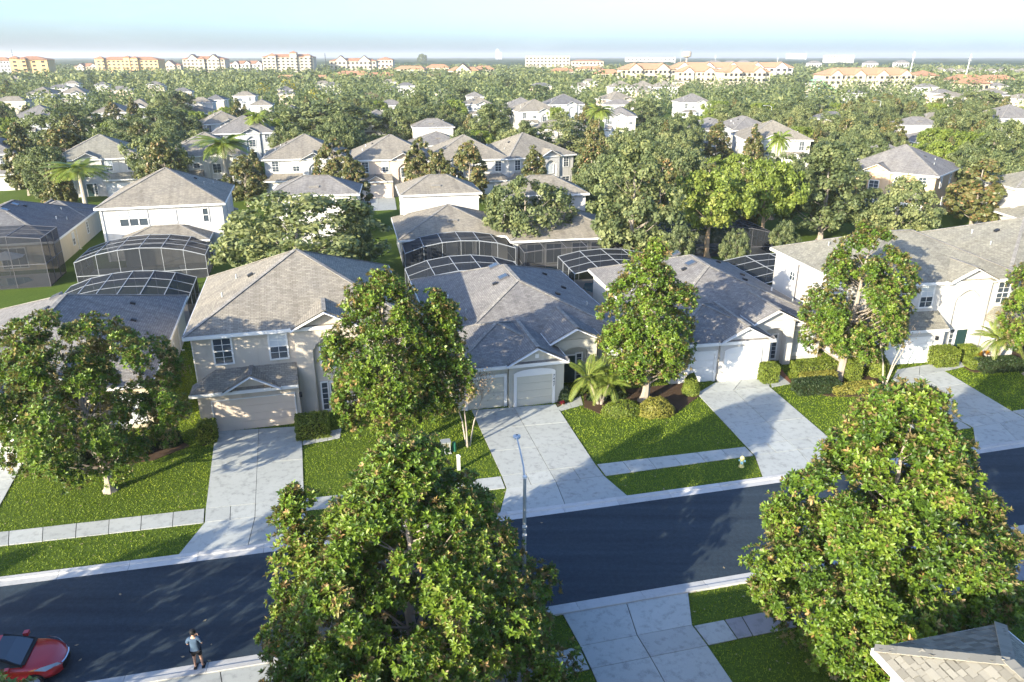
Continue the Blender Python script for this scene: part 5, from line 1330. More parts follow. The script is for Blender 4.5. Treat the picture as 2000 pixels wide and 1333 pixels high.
# ================================================================== grass
def inside(poly, P):
    x, y = P[:, 0], P[:, 1]; c = np.zeros(len(P), bool); n = len(poly); j = n - 1
    for i in range(n):
        xi, yi = poly[i][0], poly[i][1]; xj, yj = poly[j][0], poly[j][1]
        with np.errstate(divide='ignore', invalid='ignore'):
            c ^= ((yi > y) != (yj > y)) & (x < (xj - xi) * (y - yi) / (yj - yi + 1e-12) + xi)
        j = i
    return c
def turf(name, Y0, Y1, dens, hgt, wid, seed):
    rg = np.random.default_rng(seed); xm = .80 * Y1 + 4; n = int((Y1 - Y0) * 2 * xm * dens); P = np.stack([rg.uniform(-xm, xm, n), rg.uniform(Y0, Y1, n)], 1)
    P = P[np.abs(P[:, 0]) < .76 * P[:, 1] + 3]
    for pl in PAVED:
        a = np.array([q[:2] for q in pl]); lo, hi = a.min(0), a.max(0); b_ = np.where((P[:, 0] > lo[0]) & (P[:, 0] < hi[0]) & (P[:, 1] > lo[1]) & (P[:, 1] < hi[1]))[0]
        if len(b_): P = np.delete(P, b_[inside(pl, P[b_] + rg.normal(0, .045, (len(b_), 2)))], 0)
    n = len(P); a = rg.uniform(0, 6.28, n); h_ = hgt * rg.uniform(.6, 1.5, n); w_ = wid * rg.uniform(.7, 1.3, n)
    pn = .5 + .5 * np.sin(P[:, 0] * .9 + 2 * np.sin(P[:, 1] * .55)) * np.cos(P[:, 1] * 1.1 + np.sin(P[:, 0] * .7)); tint = np.clip(.26 + .34 * pn * (.6 + .4 * np.sin(P[:, 0] * .23 + 1) * np.cos(P[:, 1] * .31)) + rg.normal(0, .10, n), 0, 1)
    c, s_ = np.cos(a), np.sin(a); lx, ly = rg.normal(0, .6, n) * h_, rg.normal(0, .6, n) * h_; z0 = np.zeros(n)
    V = np.stack([np.stack([P[:, 0] - c * w_, P[:, 1] - s_ * w_, z0], 1), np.stack([P[:, 0] + c * w_, P[:, 1] + s_ * w_, z0], 1), np.stack([P[:, 0] + lx, P[:, 1] + ly, h_], 1)], 1).reshape(-1, 3)
    me = np_mesh(name, V, np.arange(3 * n).reshape(n, 3), np.repeat(tint, 3), M['grass']); tag(obj(name, me), kind='stuff'); return n
print('blades', turf('grass', 17, 40, 150, .055, .022, 11), turf('grass', 40, 66, 90, .07, .034, 12))
m = MB()
for k in range(420):
    x, y = at(random.uniform(0, 2000), random.uniform(760, 1330))
    p = np.array([[x, y]])
    if any(inside(pl, p)[0] for pl in PAVED): continue
    a = random.uniform(0, 3); r = random.uniform(.04, .085); m.poly([(x + r * math.cos(a + q * 1.57) * (1 if q % 2 else .5), y + r * math.sin(a + q * 1.57) * (1 if q % 2 else .5), .07 + .012 * (q % 2)) for q in range(4)])
tag(m.build('fallen_leaves', M['drygrass']), kind='stuff')

# ================================================================== street furniture on the lawns
lp = at(1023, 1205); r = thing('street_lamp', 'tall weathered street lamp pole with pale arm reaching over the road', 'street lamp', lp, 3)
MB().tube([(0, 0, 0), (0, 0, 3), (0, 0, 6.75)], [.11, .085, .062], 10).build('pole', M['steel'], r, smooth=True)
MB().lathe([(.19, 0), (.19, .06), (.12, .10)], 10).build('base_plate', M['steel'], r)
MB().tube([(0, 0, 6.6), (-.02, .5, 6.95), (-.10, 1.5, 7.15), (-.16, 2.3, 7.20)], [.035, .032, .03, .03], 8).build('arm', M['bluewhite'], r, smooth=True)
hd = MB().lathe([(.05, .12), (.16, .08), (.16, .0), (.11, -.04)], 12).build('lamp_head', M['bluewhite'], r, smooth=True); hd.location = (-.17, 2.45, 7.18)
MB().lathe([(.085, 6.72), (.085, 6.80), (.03, 6.84)], 10).build('cap', M['white'], r)
for z_ in (4.1, 4.5): MB().box(-.09, .09, -.10, -.085, z_, z_ + .12).build('tag_plate', M['white'], r)

p_ = at(896, 918); r = thing('marker_post', 'short white post on the lawn left of the middle driveway', 'post', p_, 14)
MB().box(-.09, .09, -.09, .09, 0, .88).build('shaft', M['conc_light'], r); m = MB(); m.box(-.11, .11, -.11, .11, .88, .92); m.poly([(-.11, -.11, .92), (.11, -.11, .92), (0, 0, 1.0)]); m.poly([(.11, -.11, .92), (.11, .11, .92), (0, 0, 1.0)]); m.poly([(.11, .11, .92), (-.11, .11, .92), (0, 0, 1.0)]); m.poly([(-.11, .11, .92), (-.11, -.11, .92), (0, 0, 1.0)]); m.build('cap', M['white'], r)
p_ = at(871, 884); r = thing('utility_box', 'grey utility cabinet on the lawn beside the slim russet tree', 'utility box', p_, 14)
MB().box(-.26, .26, -.22, .22, .05, .72).build('cabinet', M['steel'], r); MB().box(-.29, .29, -.25, .25, .72, .78).build('lid', M['steel'], r); MB().box(-.3, .3, -.26, .26, -.02, .05).build('base', M['conc_light'], r)
p_ = at(887, 881); r = thing('utility_pedestal', 'green utility pedestal right of the grey cabinet', 'pedestal', p_, 0)
MB().lathe([(.13, 0), (.13, .5), (.11, .58), (.02, .62)], 12).build('body', M['pot_green'], r); MB().lathe([(.15, .0), (.15, .05)], 12).build('collar', M['pot_green'], r)
p_ = at(1448, 912); r = thing('fire_hydrant', 'small pale yellow hydrant on the verge left of the white garage driveway', 'hydrant', p_, -20)
MB().lathe([(.16, 0), (.16, .05), (.11, .06), (.11, .50), (.14, .52), (.14, .56), (.10, .64), (.03, .70)], 12).build('barrel', M['hyd_yellow'], r, smooth=False)
for sg in (-1, 1): q = MB().tube([(sg * .09, 0, .40), (sg * .19, 0, .40)], [.055, .06], 8).build('outlet_cap', M['hyd_blue'], r)
MB().tube([(0, -.09, .34), (0, -.21, .34)], [.075, .08], 8).build('pumper_cap', M['hyd_blue'], r)
p_ = at(1577, 768); r = thing('garden_ornament', 'small white bird ornament before the low golden hedge', 'ornament', (*p_, 0), 30)
m = MB(); m.lathe([(.05, 0), (.05, .45), (.02, .46)], 8); m.build('stand', M['white'], r); m = MB(); m.lathe([(.02, .42), (.13, .50), (.16, .60), (.10, .72), (.02, .76)], 10); m.build('body', M['white'], r, smooth=True)
m = MB(); m.poly([(0, 0, .62), (.30, .05, .80), (.12, .02, .55)]); m.poly([(0, 0, .62), (-.30, .05, .80), (-.12, .02, .55)]); m.build('wing', M['white'], r)

# ================================================================== red car
cr_ = frame(at(397, 1307), 13); cp = cr_(-7.25, 1.30)
car = thing('parked_car', 'glossy red hatchback car at the bottom left edge, nose to the right', 'car', cp, 13)
# lower body: stations along x, half profile (y, z) from sill to centre of the top
st = [(-2.15, .62, .74, .70), (-1.95, .80, .92, .90), (-1.4, .88, .97, .98), (-.5, .90, .98, 1.0), (.35, .90, .97, 1.0), (.9, .90, .93, .97), (1.4, .88, .84, .90), (1.8, .80, .74, .80), (2.05, .64, .60, .66), (2.16, .42, .50, .56)]
m = MB(); ringz = []
for x_, hw, sh, top in st:
    h_ = [(hw * .86, .22), (hw * .99, .36), (hw, .56), (hw * .985, sh - .07), (hw * .90, sh), (hw * .62, top - .012), (hw * .3, top), (0, top + .008)]
    if x_ in (2.05, 2.16, -2.15): h_ = [(hw * .9, .26), (hw, .36), (hw, .46), (hw * .985, sh - .06), (hw * .9, sh), (hw * .62, top - .01), (hw * .3, top), (0, top + .005)]
    ringz.append([(x_, y_, z_) for y_, z_ in h_] + [(x_, -y_, z_) for y_, z_ in reversed(h_[:-1])])
for a, b in zip(ringz, ringz[1:]):
    for i in range(len(a) - 1): m.poly([a[i], b[i], b[i + 1], a[i + 1]])
m.poly(ringz[-1]); m.poly(ringz[0][::-1])
me = m.mesh('body', M['red'], True); body = obj('body', me, car); md = body.modifiers.new('weld', 'WELD'); md.merge_threshold = .002; md = body.modifiers.new('sub', 'SUBSURF'); md.levels = 2; md.render_levels = 2
# glasshouse
gh = [(.98, .72, .96, .72, .965), (.45, .74, 1.02, .60, 1.30), (.02, .76, 1.04, .58, 1.46), (-.8, .76, 1.04, .58, 1.50), (-1.5, .74, 1.02, .56, 1.42), (-1.98, .66, .96, .56, 1.00)]
m = MB(); rf_ = MB()
for a, b in zip(gh, gh[1:]):
    for sg in (-1, 1):
        m.poly([(a[0], sg * a[1], a[2] - .05), (b[0], sg * b[1], b[2] - .05), (b[0], sg * b[3], b[4]), (a[0], sg * a[3], a[4])])
    tgt = m if (a[0] > .3 or b[0] < -1.9) else rf_
    if a[0] == .45: tgt = m
    tgt.poly([(a[0], -a[3], a[4]), (b[0], -b[3], b[4]), (b[0], b[3], b[4]), (a[0], a[3], a[4])])
m.build('window_glass', M['glass'], car); rf_.build('roof_panel', M['red'], car)
for sg in (-1, 1):
    MB().bar((.99, sg * .74, .96), (.02, sg * .59, 1.47), .07, .05).build('windscreen_pillar', M['black'], car)
    q = MB(); q.box(-.12, .06, sg * .90 - .10, sg * .90 + .10, 0, .14); o = q.build('mirror', M['red'], car); o.location = (.62, sg * .10, 1.0)
    hl = MB(); yo = sg
    hl.poly([(2.10, yo * .40, .56), (1.72, yo * .84, .66), (1.36, yo * .885, .80), (1.60, yo * .80, .835), (2.02, yo * .46, .68)])
    hl.poly([(2.11, yo * .40, .55), (2.03, yo * .46, .68), (2.02, yo * .44, .50)])
    o = hl.build('headlight', M['lens'], car); o.location = (.035, yo * .02, .015)
    MB().poly([(0, 0, 0), (1, 0, 0), (0, 1, 0)]); q = MB(); q.poly([(1.38, yo * .905, .79), (1.20, yo * .915, .83), (1.46, yo * .85, .845)]); o = q.build('indicator_lens', M['amber'], car); o.location = (.03, yo * .01, .02)
MB().bar((1.0, -.70, .985), (1.0, .70, .985), .16, .02).build('cowl', M['black'], car)
m = MB(); pr = [(2.155, -.40), (2.215, -.2), (2.225, 0), (2.215, .2), (2.155, .40)]
for (a, ya), (b, yb) in zip(pr, pr[1:]): m.bar((a + .01, ya, .585), (b + .01, yb, .585), .05, .035)
m.build('grille_bar', M['chrome'], car)
m = MB()
for (a, ya), (b, yb) in zip(pr, pr[1:]): m.bar((a, ya, .40), (b, yb, .40), .04, .20)
m.build('grille', M['black'], car)
for x_ in (1.32, -1.30):
    for sg in (-1, 1):
        w_ = MB().tube([(0, -.11, 0), (0, .11, 0)], [.315, .315], 20).build('wheel', M['rubber'], car, smooth=False); w_.location = (x_, sg * .80, .315)
        MB().tube([(0, -.117, 0), (0, .117, 0)], [.215, .215], 12).build('rim', M['chrome'], w_)

# ================================================================== the man with a phone or controller, seen from behind
pp = at(389, 1306); man = thing('person', 'man in a blue-grey T-shirt and black shorts standing on the kerb, seen from behind', 'person', (*pp, .03), 8)
def skin(name, verts, edges, radii, mat, parent, root=0, sub=2):
    me = bpy.data.meshes.new(name); me.from_pydata(verts, edges, []); o = bpy.data.objects.new(name, me); COL.objects.link(o)
    md = o.modifiers.new('skin', 'SKIN'); md.use_smooth_shade = True
    for i, q in enumerate(me.skin_vertices[0].data):
        rr = radii[i]; q.radius = rr if isinstance(rr, tuple) else (rr, rr); q.use_root = (i == root)
    sm = o.modifiers.new('sub', 'SUBSURF'); sm.levels = sub; sm.render_levels = sub
    dg = bpy.context.evaluated_depsgraph_get(); m2 = bpy.data.meshes.new_from_object(o.evaluated_get(dg)); bpy.data.objects.remove(o); m2.name = name
    m2.materials.clear(); m2.materials.append(mat); return obj(name, m2, parent)
# y points away from the camera (the way he faces), x to his right
V = [(0, 0, .94), (0, .01, 1.10), (0, .02, 1.28), (0, .01, 1.44), (0, .015, 1.52), (0, .045, 1.62), (0, .05, 1.70),
     (-.19, .0, 1.41), (-.27, .03, 1.14), (-.13, .27, 1.20), (-.05, .33, 1.26), (.19, .0, 1.41), (.27, .04, 1.15), (.12, .27, 1.22), (.05, .33, 1.27),
     (-.10, 0, .88), (-.11, .02, .50), (-.115, -.01, .10), (-.12, .10, .045), (.10, 0, .88), (.13, .04, .50), (.15, .02, .10), (.17, .13, .045)]
Eg = [(0, 1), (1, 2), (2, 3), (3, 4), (4, 5), (5, 6), (3, 7), (7, 8), (8, 9), (9, 10), (3, 11), (11, 12), (12, 13), (13, 14), (0, 15), (15, 16), (16, 17), (17, 18), (0, 19), (19, 20), (20, 21), (21, 22)]
Rd = [(.15, .11), (.145, .10), (.165, .11), (.12, .09), .055, (.078, .095), (.068, .085), .058, .042, .032, .035, .058, .042, .032, .035, .088, .058, .036, .03, .088, .058, .036, .03]
skin('body', V, Eg, Rd, M['skin'], man)
skin('shirt', [(0, .0, .90), (0, .0, 1.05), (0, .01, 1.25), (0, .01, 1.43), (-.20, 0, 1.41), (-.27, .03, 1.20), (.20, 0, 1.41), (.27, .03, 1.20)], [(0, 1), (1, 2), (2, 3), (3, 4), (4, 5), (3, 6), (6, 7)],
     [(.19, .145), (.185, .135), (.195, .135), (.13, .10), .085, .070, .085, .070], M['shirt'], man, 1)
skin('shorts', [(0, 0, .95), (-.10, 0, .86), (-.115, .01, .60), (.10, 0, .86), (.125, .03, .60)], [(0, 1), (1, 2), (0, 3), (3, 4)], [(.165, .125), .108, .095, .108, .095], M['black'], man)
o = MB().lathe([(.098, 1.63), (.112, 1.68), (.112, 1.74), (.09, 1.80), (.03, 1.825)], 14).build('hair', M['black'], man, smooth=True); o.location = (0, .035, 0)
for sg in (-1, 1): e = MB().lathe([(.012, -.03), (.022, 0), (.012, .03)], 8).build('ear', M['skin'], man, smooth=True); e.location = (sg * .088, .04, 1.655)
MB().lathe([(.004, -.03), (.017, -.02), (.006, .02)], 6).build('nose', M['skin'], man).location = (0, .145, 1.645)
for sg in (-1, 1):
    MB().lathe([(.003, -.008), (.009, 0), (.003, .008)], 6).build('eye', M['black'], man).location = (sg * .032, .128, 1.672)
MB().box(-.025, .025, .118, .128, 1.602, 1.612).build('mouth', M['skin'], man)
for sg, hx, hz in ((-1, -.05, 1.26), (1, .05, 1.27)):
    for k in range(4):
        skin('finger', [(hx, .335, hz + .03 - k * .018), (hx + sg * -.015, .40, hz + .035 - k * .018), (hx - sg * .05, .415 + .004 * (k % 2), hz + .035 - k * .018)], [(0, 1), (1, 2)], [.010, .009, .008], M['skin'], man, sub=1)
    skin('thumb', [(hx, .32, hz + .03), (hx - sg * .02, .345, hz + .065), (hx - sg * .03, .372, hz + .075)], [(0, 1), (1, 2)], [.012, .010, .009], M['skin'], man, sub=1)
for x_, y_ in ((-.12, .06), (.165, .09)): q = MB(); q.box(-.05, .05, -.13, .16, -.01, .06); q.build('shoe', M['black'], man).location = (x_, y_, 0)
c, s_ = math.cos(R(8)), math.sin(R(8)); ph = thing('phone', 'dark handheld device in the hands of the man on the kerb', 'phone', (pp[0] - .385 * s_, pp[1] + .385 * c, 1.30), 8)
MB().box(-.08, .08, -.008, .008, -.05, .05).build('case', M['black'], ph); MB().box(-.072, .072, -.010, -.008, -.044, .044).build('display', M['glass'], ph)

# ================================================================== the far town
def far_obj(px, Y): return ((px - 1000) / F * (Y * math.cos(PITCH) + HC * math.sin(PITCH)))
def zat(py, Y):                                # height that shows on this row at distance Y
    v = (666.5 - py) / F; return HC + Y * (-math.sin(PITCH) + v * math.cos(PITCH)) / (math.cos(PITCH) + v * math.sin(PITCH))
WF = {}
def far_window(w_, h_):
    k = (round(w_, 1), round(h_, 1))
    if k not in WF: WF[k] = MB().box(-w_ / 2, w_ / 2, -.12, .3, 0, h_).mesh('window', M['dark'])
    return WF[k]
def hotel(label, px0, px1, ytop, Y, wall, floors, cols, rot=0, depth=18, towers=(), gables=0, group='hotels on the skyline', roof='terracotta', balcony=False, roof_h=3.0, cat='hotel', ends=0):
    X0, X1 = far_obj(px0, Y), far_obj(px1, Y); W = X1 - X0; zt = max(7, zat(ytop, Y)); H_ = zt - roof_h
    r = thing('hotel_building' if cat == 'hotel' else 'apartment_building' if cat == 'apartments' else 'office_building', label, cat, ((X0 + X1) / 2, Y, 0), rot, group); a = W / 2
    MB().box(-a, a, 0, depth, -.5, H_).build('wall', M[wall], r)
    if roof:
        m = MB(); half = depth / 2; e = 1.0; hh = min(a, half) * .98
        A, B, C_, D = (-a - e, -e, H_), (a + e, -e, H_), (a + e, depth + e, H_), (-a - e, depth + e, H_); P, Q = (-a + hh, depth / 2, H_ + roof_h), (a - hh, depth / 2, H_ + roof_h)
        m.poly([A, B, Q, P]); m.poly([B, C_, Q]); m.poly([C_, D, P, Q]); m.poly([D, A, P]); m.poly([A, D, C_, B]); m.build('roof', M[roof], r)
    else: MB().box(-a - .3, a + .3, -.3, depth + .3, H_, H_ + .8).build('parapet', M[wall], r)
    for (f, wd, up) in towers:
        c = -a + W * f; MB().box(c - wd / 2, c + wd / 2, -2.2, 6, -.5, H_ + up).build('tower', M[wall], r); m = MB(); e = wd / 2 + .9
        q = [(c - e, -3.1, H_ + up), (c + e, -3.1, H_ + up), (c + e, 6.9, H_ + up), (c - e, 6.9, H_ + up)]; t_ = (c, 1.9, H_ + up + wd * .30)
        for i in range(4): m.poly([q[i], q[(i + 1) % 4], t_])
        m.build('tower_roof', M[roof or wall], r)
    gp = [(-a + W * (i + .5) / gables) for i in range(gables)]
    for c in gp:
        g_ = W / gables * .26; m = MB(); m.box(c - g_, c + g_, -1.4, 0, -.5, H_); m.poly([(c - g_, -1.4, H_), (c + g_, -1.4, H_), (c, -1.4, H_ + g_ * .75)]); m.build('bay_wall', M[wall], r)
        m = MB()
        for sg in (-1, 1): m.poly([(c + sg * (g_ + .6), -2.0, H_ - .3), (c, -2.0, H_ + g_ * .85), (c, depth / 2, H_ + g_ * .85), (c + sg * (g_ + .6), depth / 3, H_ - .3)])
        m.build('bay_roof', M[roof or wall], r)
    fh = H_ / floors; wm = far_window(min(2.6, W / cols * .5), fh * .48)
    for i in range(cols):
        c = -a + W * (i + .5) / cols
        for j in range(floors):
            if j * fh < 3.0: continue                     # behind the trees
            y_ = -.02
            for (f, wd, up) in towers:
                if abs(-a + W * f - c) < wd / 2: y_ = -2.22
            for g in gp:
                if abs(g - c) < W / gables * .26: y_ = -1.42
            obj('window', wm, r, (c, y_, j * fh + fh * .25))
    if balcony:
        for j in range(2, floors): MB().box(-a * .9, a * .9, -.9, -.02, j * fh - .1, j * fh + .12).build('balcony', M['white'], r)
    return r
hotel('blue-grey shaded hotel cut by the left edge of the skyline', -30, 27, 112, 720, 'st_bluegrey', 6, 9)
hotel('yellow hotel block with blank wall and terracotta roof at the far left', 34, 97, 110, 700, 'st_yellow', 6, 4, 14, 22, ((.12, 7, 1.2), (.33, 6, .6)))
hotel('low yellow hotel wing left of the long yellow hotel', 150, 200, 124, 860, 'st_ivory', 4, 7, gables=2)
hotel('long yellow hotel with several roof peaks left of the white gabled hotel', 198, 312, 111, 820, 'st_yellow', 6, 13, 4, 20, ((.05, 9, .8), (.5, 6, 2.2), (.62, 7, 1.4)))
hotel('small yellow wing between the long yellow and cream hotels', 314, 356, 122, 880, 'st_ivory', 4, 6, gables=1)
hotel('cream hotel with two gables and terracotta roof left of the centre', 362, 442, 110, 850, 'st_ivory', 6, 10, 3, 18, ((.45, 7, .2),), gables=2)
hotel('low white building with terracotta roofs right of the cream hotel', 452, 520, 119, 900, 'st_white', 3, 9, gables=3)
hotel('tallest cream hotel with stepped terracotta towers', 517, 614, 106, 860, 'st_ivory', 7, 11, 4, 20, ((.2, 8, 1.5), (.62, 7, 4.0), (.9, 6, 1.6)), balcony=True)
hotel('long low hotel with broad orange roof right of the tallest hotel', 646, 736, 114, 900, 'st_ivory', 4, 11, 2, gables=2)
hotel('peach building with small terracotta roof beside the long low hotel', 738, 768, 112, 980, 'st_pink', 4, 4)
hotel('cream slab building with dark balconies in the middle of the skyline', 1026, 1112, 110, 1150, 'st_ivory', 5, 12, 0, 14, roof=None, balcony=True, roof_h=.8)
hotel('salmon building right of the cream slab building', 1116, 1178, 117, 1100, 'st_pink', 3, 9, roof_h=2)
hotel('white hotel tower block with rows of balconies above the right-hand wood', 1611, 1665, 108, 1500, 'st_white', 8, 9, 0, 16, roof=None, balcony=True, roof_h=.8)
hotel('long white commercial block beneath the water tower', 1222, 1318, 112.5, 1700, 'st_white', 3, 12, roof=None, roof_h=.8, cat='office block')
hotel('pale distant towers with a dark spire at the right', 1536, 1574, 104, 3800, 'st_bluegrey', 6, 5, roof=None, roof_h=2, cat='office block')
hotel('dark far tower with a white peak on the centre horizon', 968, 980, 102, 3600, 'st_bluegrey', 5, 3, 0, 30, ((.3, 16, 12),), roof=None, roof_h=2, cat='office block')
GA = 'orange-roofed apartments'
hotel('cream apartment block with orange roof at the left end of the apartments', 1212, 1318, 124, 560, 'st_ivory', 4, 12, 4, 16, gables=2, group=GA, roof='terracotta2', roof_h=4, cat='apartments')
hotel('middle orange-roofed apartment block with white gables', 1322, 1402, 127, 520, 'st_ivory', 4, 9, -4, 16, gables=2, group=GA, roof='terracotta2', roof_h=4.2, cat='apartments')
hotel('apartment block with twin white gables left of the water slide', 1408, 1502, 127, 500, 'st_ivory', 4, 10, 6, 16, gables=2, group=GA, roof='terracotta2', roof_h=4.2, cat='apartments')
hotel('rear row of apartments with orange roof behind the twin gables', 1310, 1545, 122, 640, 'st_white', 4, 20, 0, 14, gables=5, group=GA, roof='terracotta2', roof_h=4, cat='apartments')
hotel('right apartment block with three white gables right of the water slide', 1604, 1784, 133, 480, 'st_ivory', 4, 17, 2, 16, gables=4, group=GA, roof='terracotta2', roof_h=4, cat='apartments')
hotel('low orange-roofed block behind the right apartments', 1786, 1830, 138, 560, 'st_ivory', 2, 5, roof='terracotta', group=GA, roof_h=3.5, cat='apartments')
GT = 'terracotta roofs among the trees'
def far_house(label, px, ytop, Y, W, wall, roof, group, rot=0, gab=0):
    zt = max(4.5, zat(ytop, Y)); hotel(label, px - W * F / Y / 2, px + W * F / Y / 2, ytop, Y, wall, 2, max(2, int(W / 4)), rot, 11, gables=gab, roof=roof, roof_h=3.2, group=group, cat='building')
for i, (px, yt, Y, W, lb) in enumerate([(690, 139, 620, 30, 'salmon roof below the long low hotel'), (745, 142, 640, 26, 'salmon roof right of the one below the long hotel'), (800, 129, 800, 34, 'orange roof left of the far middle trees'), (855, 126, 860, 26, 'orange roof below the distant round tree'),
    (905, 131, 720, 30, 'cream gabled building with orange roof in the centre distance'), (945, 129, 800, 22, 'orange roof left of the cream slab building'), (1100, 133, 760, 24, 'orange roof below the cream slab building'), (1150, 129, 820, 30, 'long orange roof below the salmon building'), (1185, 136, 640, 22, 'orange roof left of the apartments'),
    (560, 147, 600, 24, 'orange roof beneath the tallest hotel'), (620, 147, 600, 30, 'pink roof beneath the tallest hotel towers'), (1890, 146, 520, 24, 'orange roof at right below the pale pole'), (1945, 147, 520, 26, 'orange roof right of the pale pole'), (1905, 152, 450, 16, 'small orange-roofed pavilion among palms')]):
    far_house(lb, px, yt, Y, W, 'st_ivory', 'terracotta', GT, random.uniform(-15, 15), 1 if i == 4 else 0)
for i in range(9): far_house(f'white gabled townhouse, {["first","second","third","fourth","fifth","sixth","seventh","eighth","ninth"][i]} from the left below the right horizon', 1838 + i * 20, 131.5 + (i % 3), 760 + 15 * (i % 4), 9, 'st_white', 'roof_tan', 'white gabled townhouses', 0, 1)
for i, px in enumerate((1395, 1425, 1452, 1700, 1760, 1590)): far_house('white building behind the apartments, ' + ['leftmost of six', 'second of six', 'third of six', 'fifth of six', 'rightmost of six', 'fourth of six'][i], px, 118 + i % 2, 1150, 20, 'st_white', 'roof_grey', 'white buildings before the wood')

x_ = far_obj(1340, 1900); r = thing('water_tower', 'tan drum-shaped water tower on the horizon', 'water tower', (x_, 1900, 0)); zt = zat(101, 1900); zb = zat(112, 1900)
MB().lathe([(4.0, zb - 1.5), (10.4, zb + 1.5), (10.6, zt - 2), (9.0, zt), (.1, zt + .8)], 20).build('tank', M['tank'], r, smooth=False); MB().lathe([(2.2, 0), (1.7, zb)], 12).build('stem', M['tank'], r)
MB().tube([(-14, 0, 0), (-14, 0, zat(94, 1900))], [.5, .25], 6).build('antenna_mast', M['steel'], r)
def mast(px, ytop, Y, lb, mat='white', lean=0, rad=.45):
    r = thing('transmission_pole', lb, 'pole', (far_obj(px, Y), Y, 0), 0, 'tall pale poles'); z = zat(ytop, Y); MB().tube([(0, 0, 0), (lean, 0, z)], [rad, rad * .55], 8).build('pole', M[mat], r)
    for k in (.82, .90): MB().bar((lean * k - 1.5, 0, z * k), (lean * k + 1.5, 0, z * k), .15, .15).build('crossarm', M[mat], r)
mast(1772, 101, 620, 'left tall white pole behind the right apartments', lean=1.0); mast(1880, 106, 600, 'right tall white pole before the townhouses', lean=1.6); mast(34, 97, 900, 'thin mast above the yellow hotel at far left', 'dark', rad=.3)
mast(638, 104, 1000, 'dark mast right of the tallest cream hotel', 'dark', rad=.5); mast(1395, 107, 1400, 'thin pole right of the water tower', rad=.35); mast(1516, 112, 1200, 'thin pole left of the white tower block', rad=.3)
def street_light(px, py, h_, lb):
    p = at(px, py); r = thing('street_lamp', lb, 'street lamp', p, random.uniform(-30, 30), 'street lamps of the estate'); MB().tube([(0, 0, 0), (0, 0, h_)], [.12, .07], 8).build('pole', M['alu'], r); MB().tube([(0, 0, h_ - .1), (-.8, 0, h_ + .25), (-1.8, 0, h_ + .3)], [.05, .04, .04], 6).build('arm', M['alu'], r)
    MB().box(-2.3, -1.8, -.12, .12, h_ + .22, h_ + .34).build('lamp_head', M['alu'], r)
street_light(1499, 280, 9.5, 'street lamp left of the right palm house'); street_light(1710, 262, 9.5, 'street lamp before the broad grey roof house'); street_light(463, 175, 9, 'street lamp among oaks below the cream hotel')

Yw = 470; xw = far_obj(1597, Yw); r = thing('water_slide', 'green water slide with blue base beside the right apartments', 'water slide', (xw, Yw, 0)); zs = zat(158, Yw)
for a in (-2.5, 2.5):
    for b_ in (0, 5): MB().tube([(a, b_, 0), (a, b_, zs)], [.3, .3], 6).build('post', M['slide_green'], r)
MB().box(-3.4, 3.4, -1, 6, zs - 2.2, zs - 1.8).build('platform', M['slide_green'], r); m = MB(); q = [(-3.8, -1.4, zs), (3.8, -1.4, zs), (3.8, 6.4, zs), (-3.8, 6.4, zs)]
for i in range(4): m.poly([q[i], q[(i + 1) % 4], (0, 2.5, zs + 2)])
m.build('canopy', M['slide_green'], r); m = MB()
for dy in (0, 1.6): m.tube([(3, dy, zs - 2), (9, dy, zs - 5), (16, dy, zs - 9.2), (20, dy, max(1.2, zs - 11))], [.75] * 4, 8)
m.build('chute', M['slide_green'], r); m = MB(); m.tube([(-2, -2, zs - 4), (2, -4, zs - 6), (5, -1, zs - 8), (1, 1, zs - 10), (-3, -3, zs - 11)], [.8] * 5, 8); m.build('spiral_chute', M['slide_blue'], r)
lot = at(1570, 192); MB().prism([at(1560, 194), at(1655, 192), at(1650, 186), at(1570, 188)], 0, .05).build('parking_lot', M['conc_light'], kind='structure')

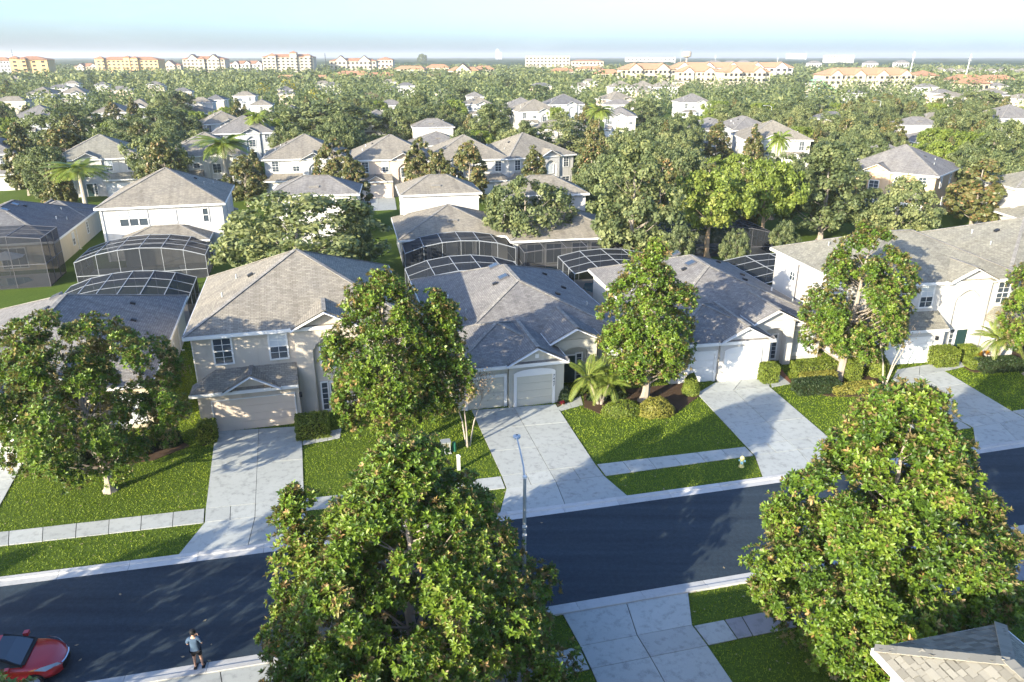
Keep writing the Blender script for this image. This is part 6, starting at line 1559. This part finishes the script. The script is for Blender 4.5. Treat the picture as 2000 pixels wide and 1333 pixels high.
# canopy of the woods between the town and the horizon
V = []; Fq = []; rr = [1330 * 1.07 ** k for k in range(30)]; na = 150; rg = np.random.default_rng(5)
for i, r_ in enumerate(rr):
    for j in range(na + 1):
        a = R(90) + R(40) * (1 - 2 * j / na); d_ = r_ * (1 + .015 * rg.normal()); V.append((d_ * math.cos(a), d_ * math.sin(a), (0 if i == 0 else 7.5 + 3.5 * rg.random() + 2.5 * math.sin(j * .31 + i * 1.3))))
for i in range(len(rr) - 1):
    for j in range(na): b_ = i * (na + 1) + j; Fq.append((b_, b_ + 1, b_ + na + 2, b_ + na + 1))
tag(obj('distant_woodland', np_mesh('distant_woodland', np.array(V), np.array(Fq), rng.random(len(V)), M['farwood'])), kind='stuff')
r = thing('distant_tree', 'single round tree standing above the centre horizon', 'tree', (far_obj(825, 1800), 1800, 0)); me, tr = proto('oak', 0); z = zat(105, 1800); r.scale = (1.9, 1.9, z / 9); obj('crown', me, r); obj('trunk', tr, r)

# ================================================================== the air
hz = MB().box(-9500, 9500, -60, 9800, -1.0, 60).build('haze', M['white'], kind='stuff')
t = bpy.data.materials.new('haze'); t.use_nodes = True; q = t.node_tree; q.nodes.clear()
vo = q.nodes.new('ShaderNodeVolumePrincipled'); vo.inputs['Color'].default_value = (.95, .96, .95, 1); vo.inputs['Density'].default_value = .00015; vo.inputs['Anisotropy'].default_value = .2
oo = q.nodes.new('ShaderNodeOutputMaterial'); q.links.new(vo.outputs[0], oo.inputs['Volume']); hz.data.materials.clear(); hz.data.materials.append(t)

# ------------------------------------------------------------------ rain pipes, picket fence
def downspout(h, f, a, plane, z, mat='white'):
    (x_, y_), rz = h.face(f, a, plane); m = MB().box(-.05, .05, -.09, 0, .1, z); m.box(-.05, .05, -.28, -.09, .02, .12)
    o = m.build('downspout', M[mat], h.r); o.location = (x_, y_, 0); o.rotation_euler = (0, 0, R(rz))
downspout(h4, 'l', 8.6, 0, 6.0, 'bronze'); downspout(h4, 'l', 1.4, 0, 6.0); downspout(h3, 'l', 14.5, -1.0, 3.0, 'bronze'); downspout(h3, 'l', 6.0, -1.0, 3.0); downspout(h1, 'l', 1.4, 0, 6.0); downspout(h0, 'r', 16.5, 12.3, 3.0); downspout(h2, 'l', 5.0, -1.0, 3.0); downspout(hB, 'b', 12.8, 13.95, 6.0); downspout(hL, 'l', 12, -1.0, 3.0)
a, b_ = np.array(at(380, 578)), np.array(at(412, 573)); L_ = float(np.linalg.norm(b_ - a)); fr_ = thing('metal_fence', 'black picket fence between the cream corner house and the tan house', 'fence', tuple(a), math.degrees(math.atan2(b_[1] - a[1], b_[0] - a[0])))
for z_ in (.25, 1.15): MB().bar((0, 0, z_), (L_, 0, z_), .04, .04).build('rail', M['black'], fr_)
n_ = max(4, int(L_ / .16)); pk = MB().box(-.012, .012, -.012, .012, 0, 1.3).mesh('picket', M['black'])
for k in range(n_ + 1): obj('picket', pk, fr_, (L_ * k / n_, 0, 0))
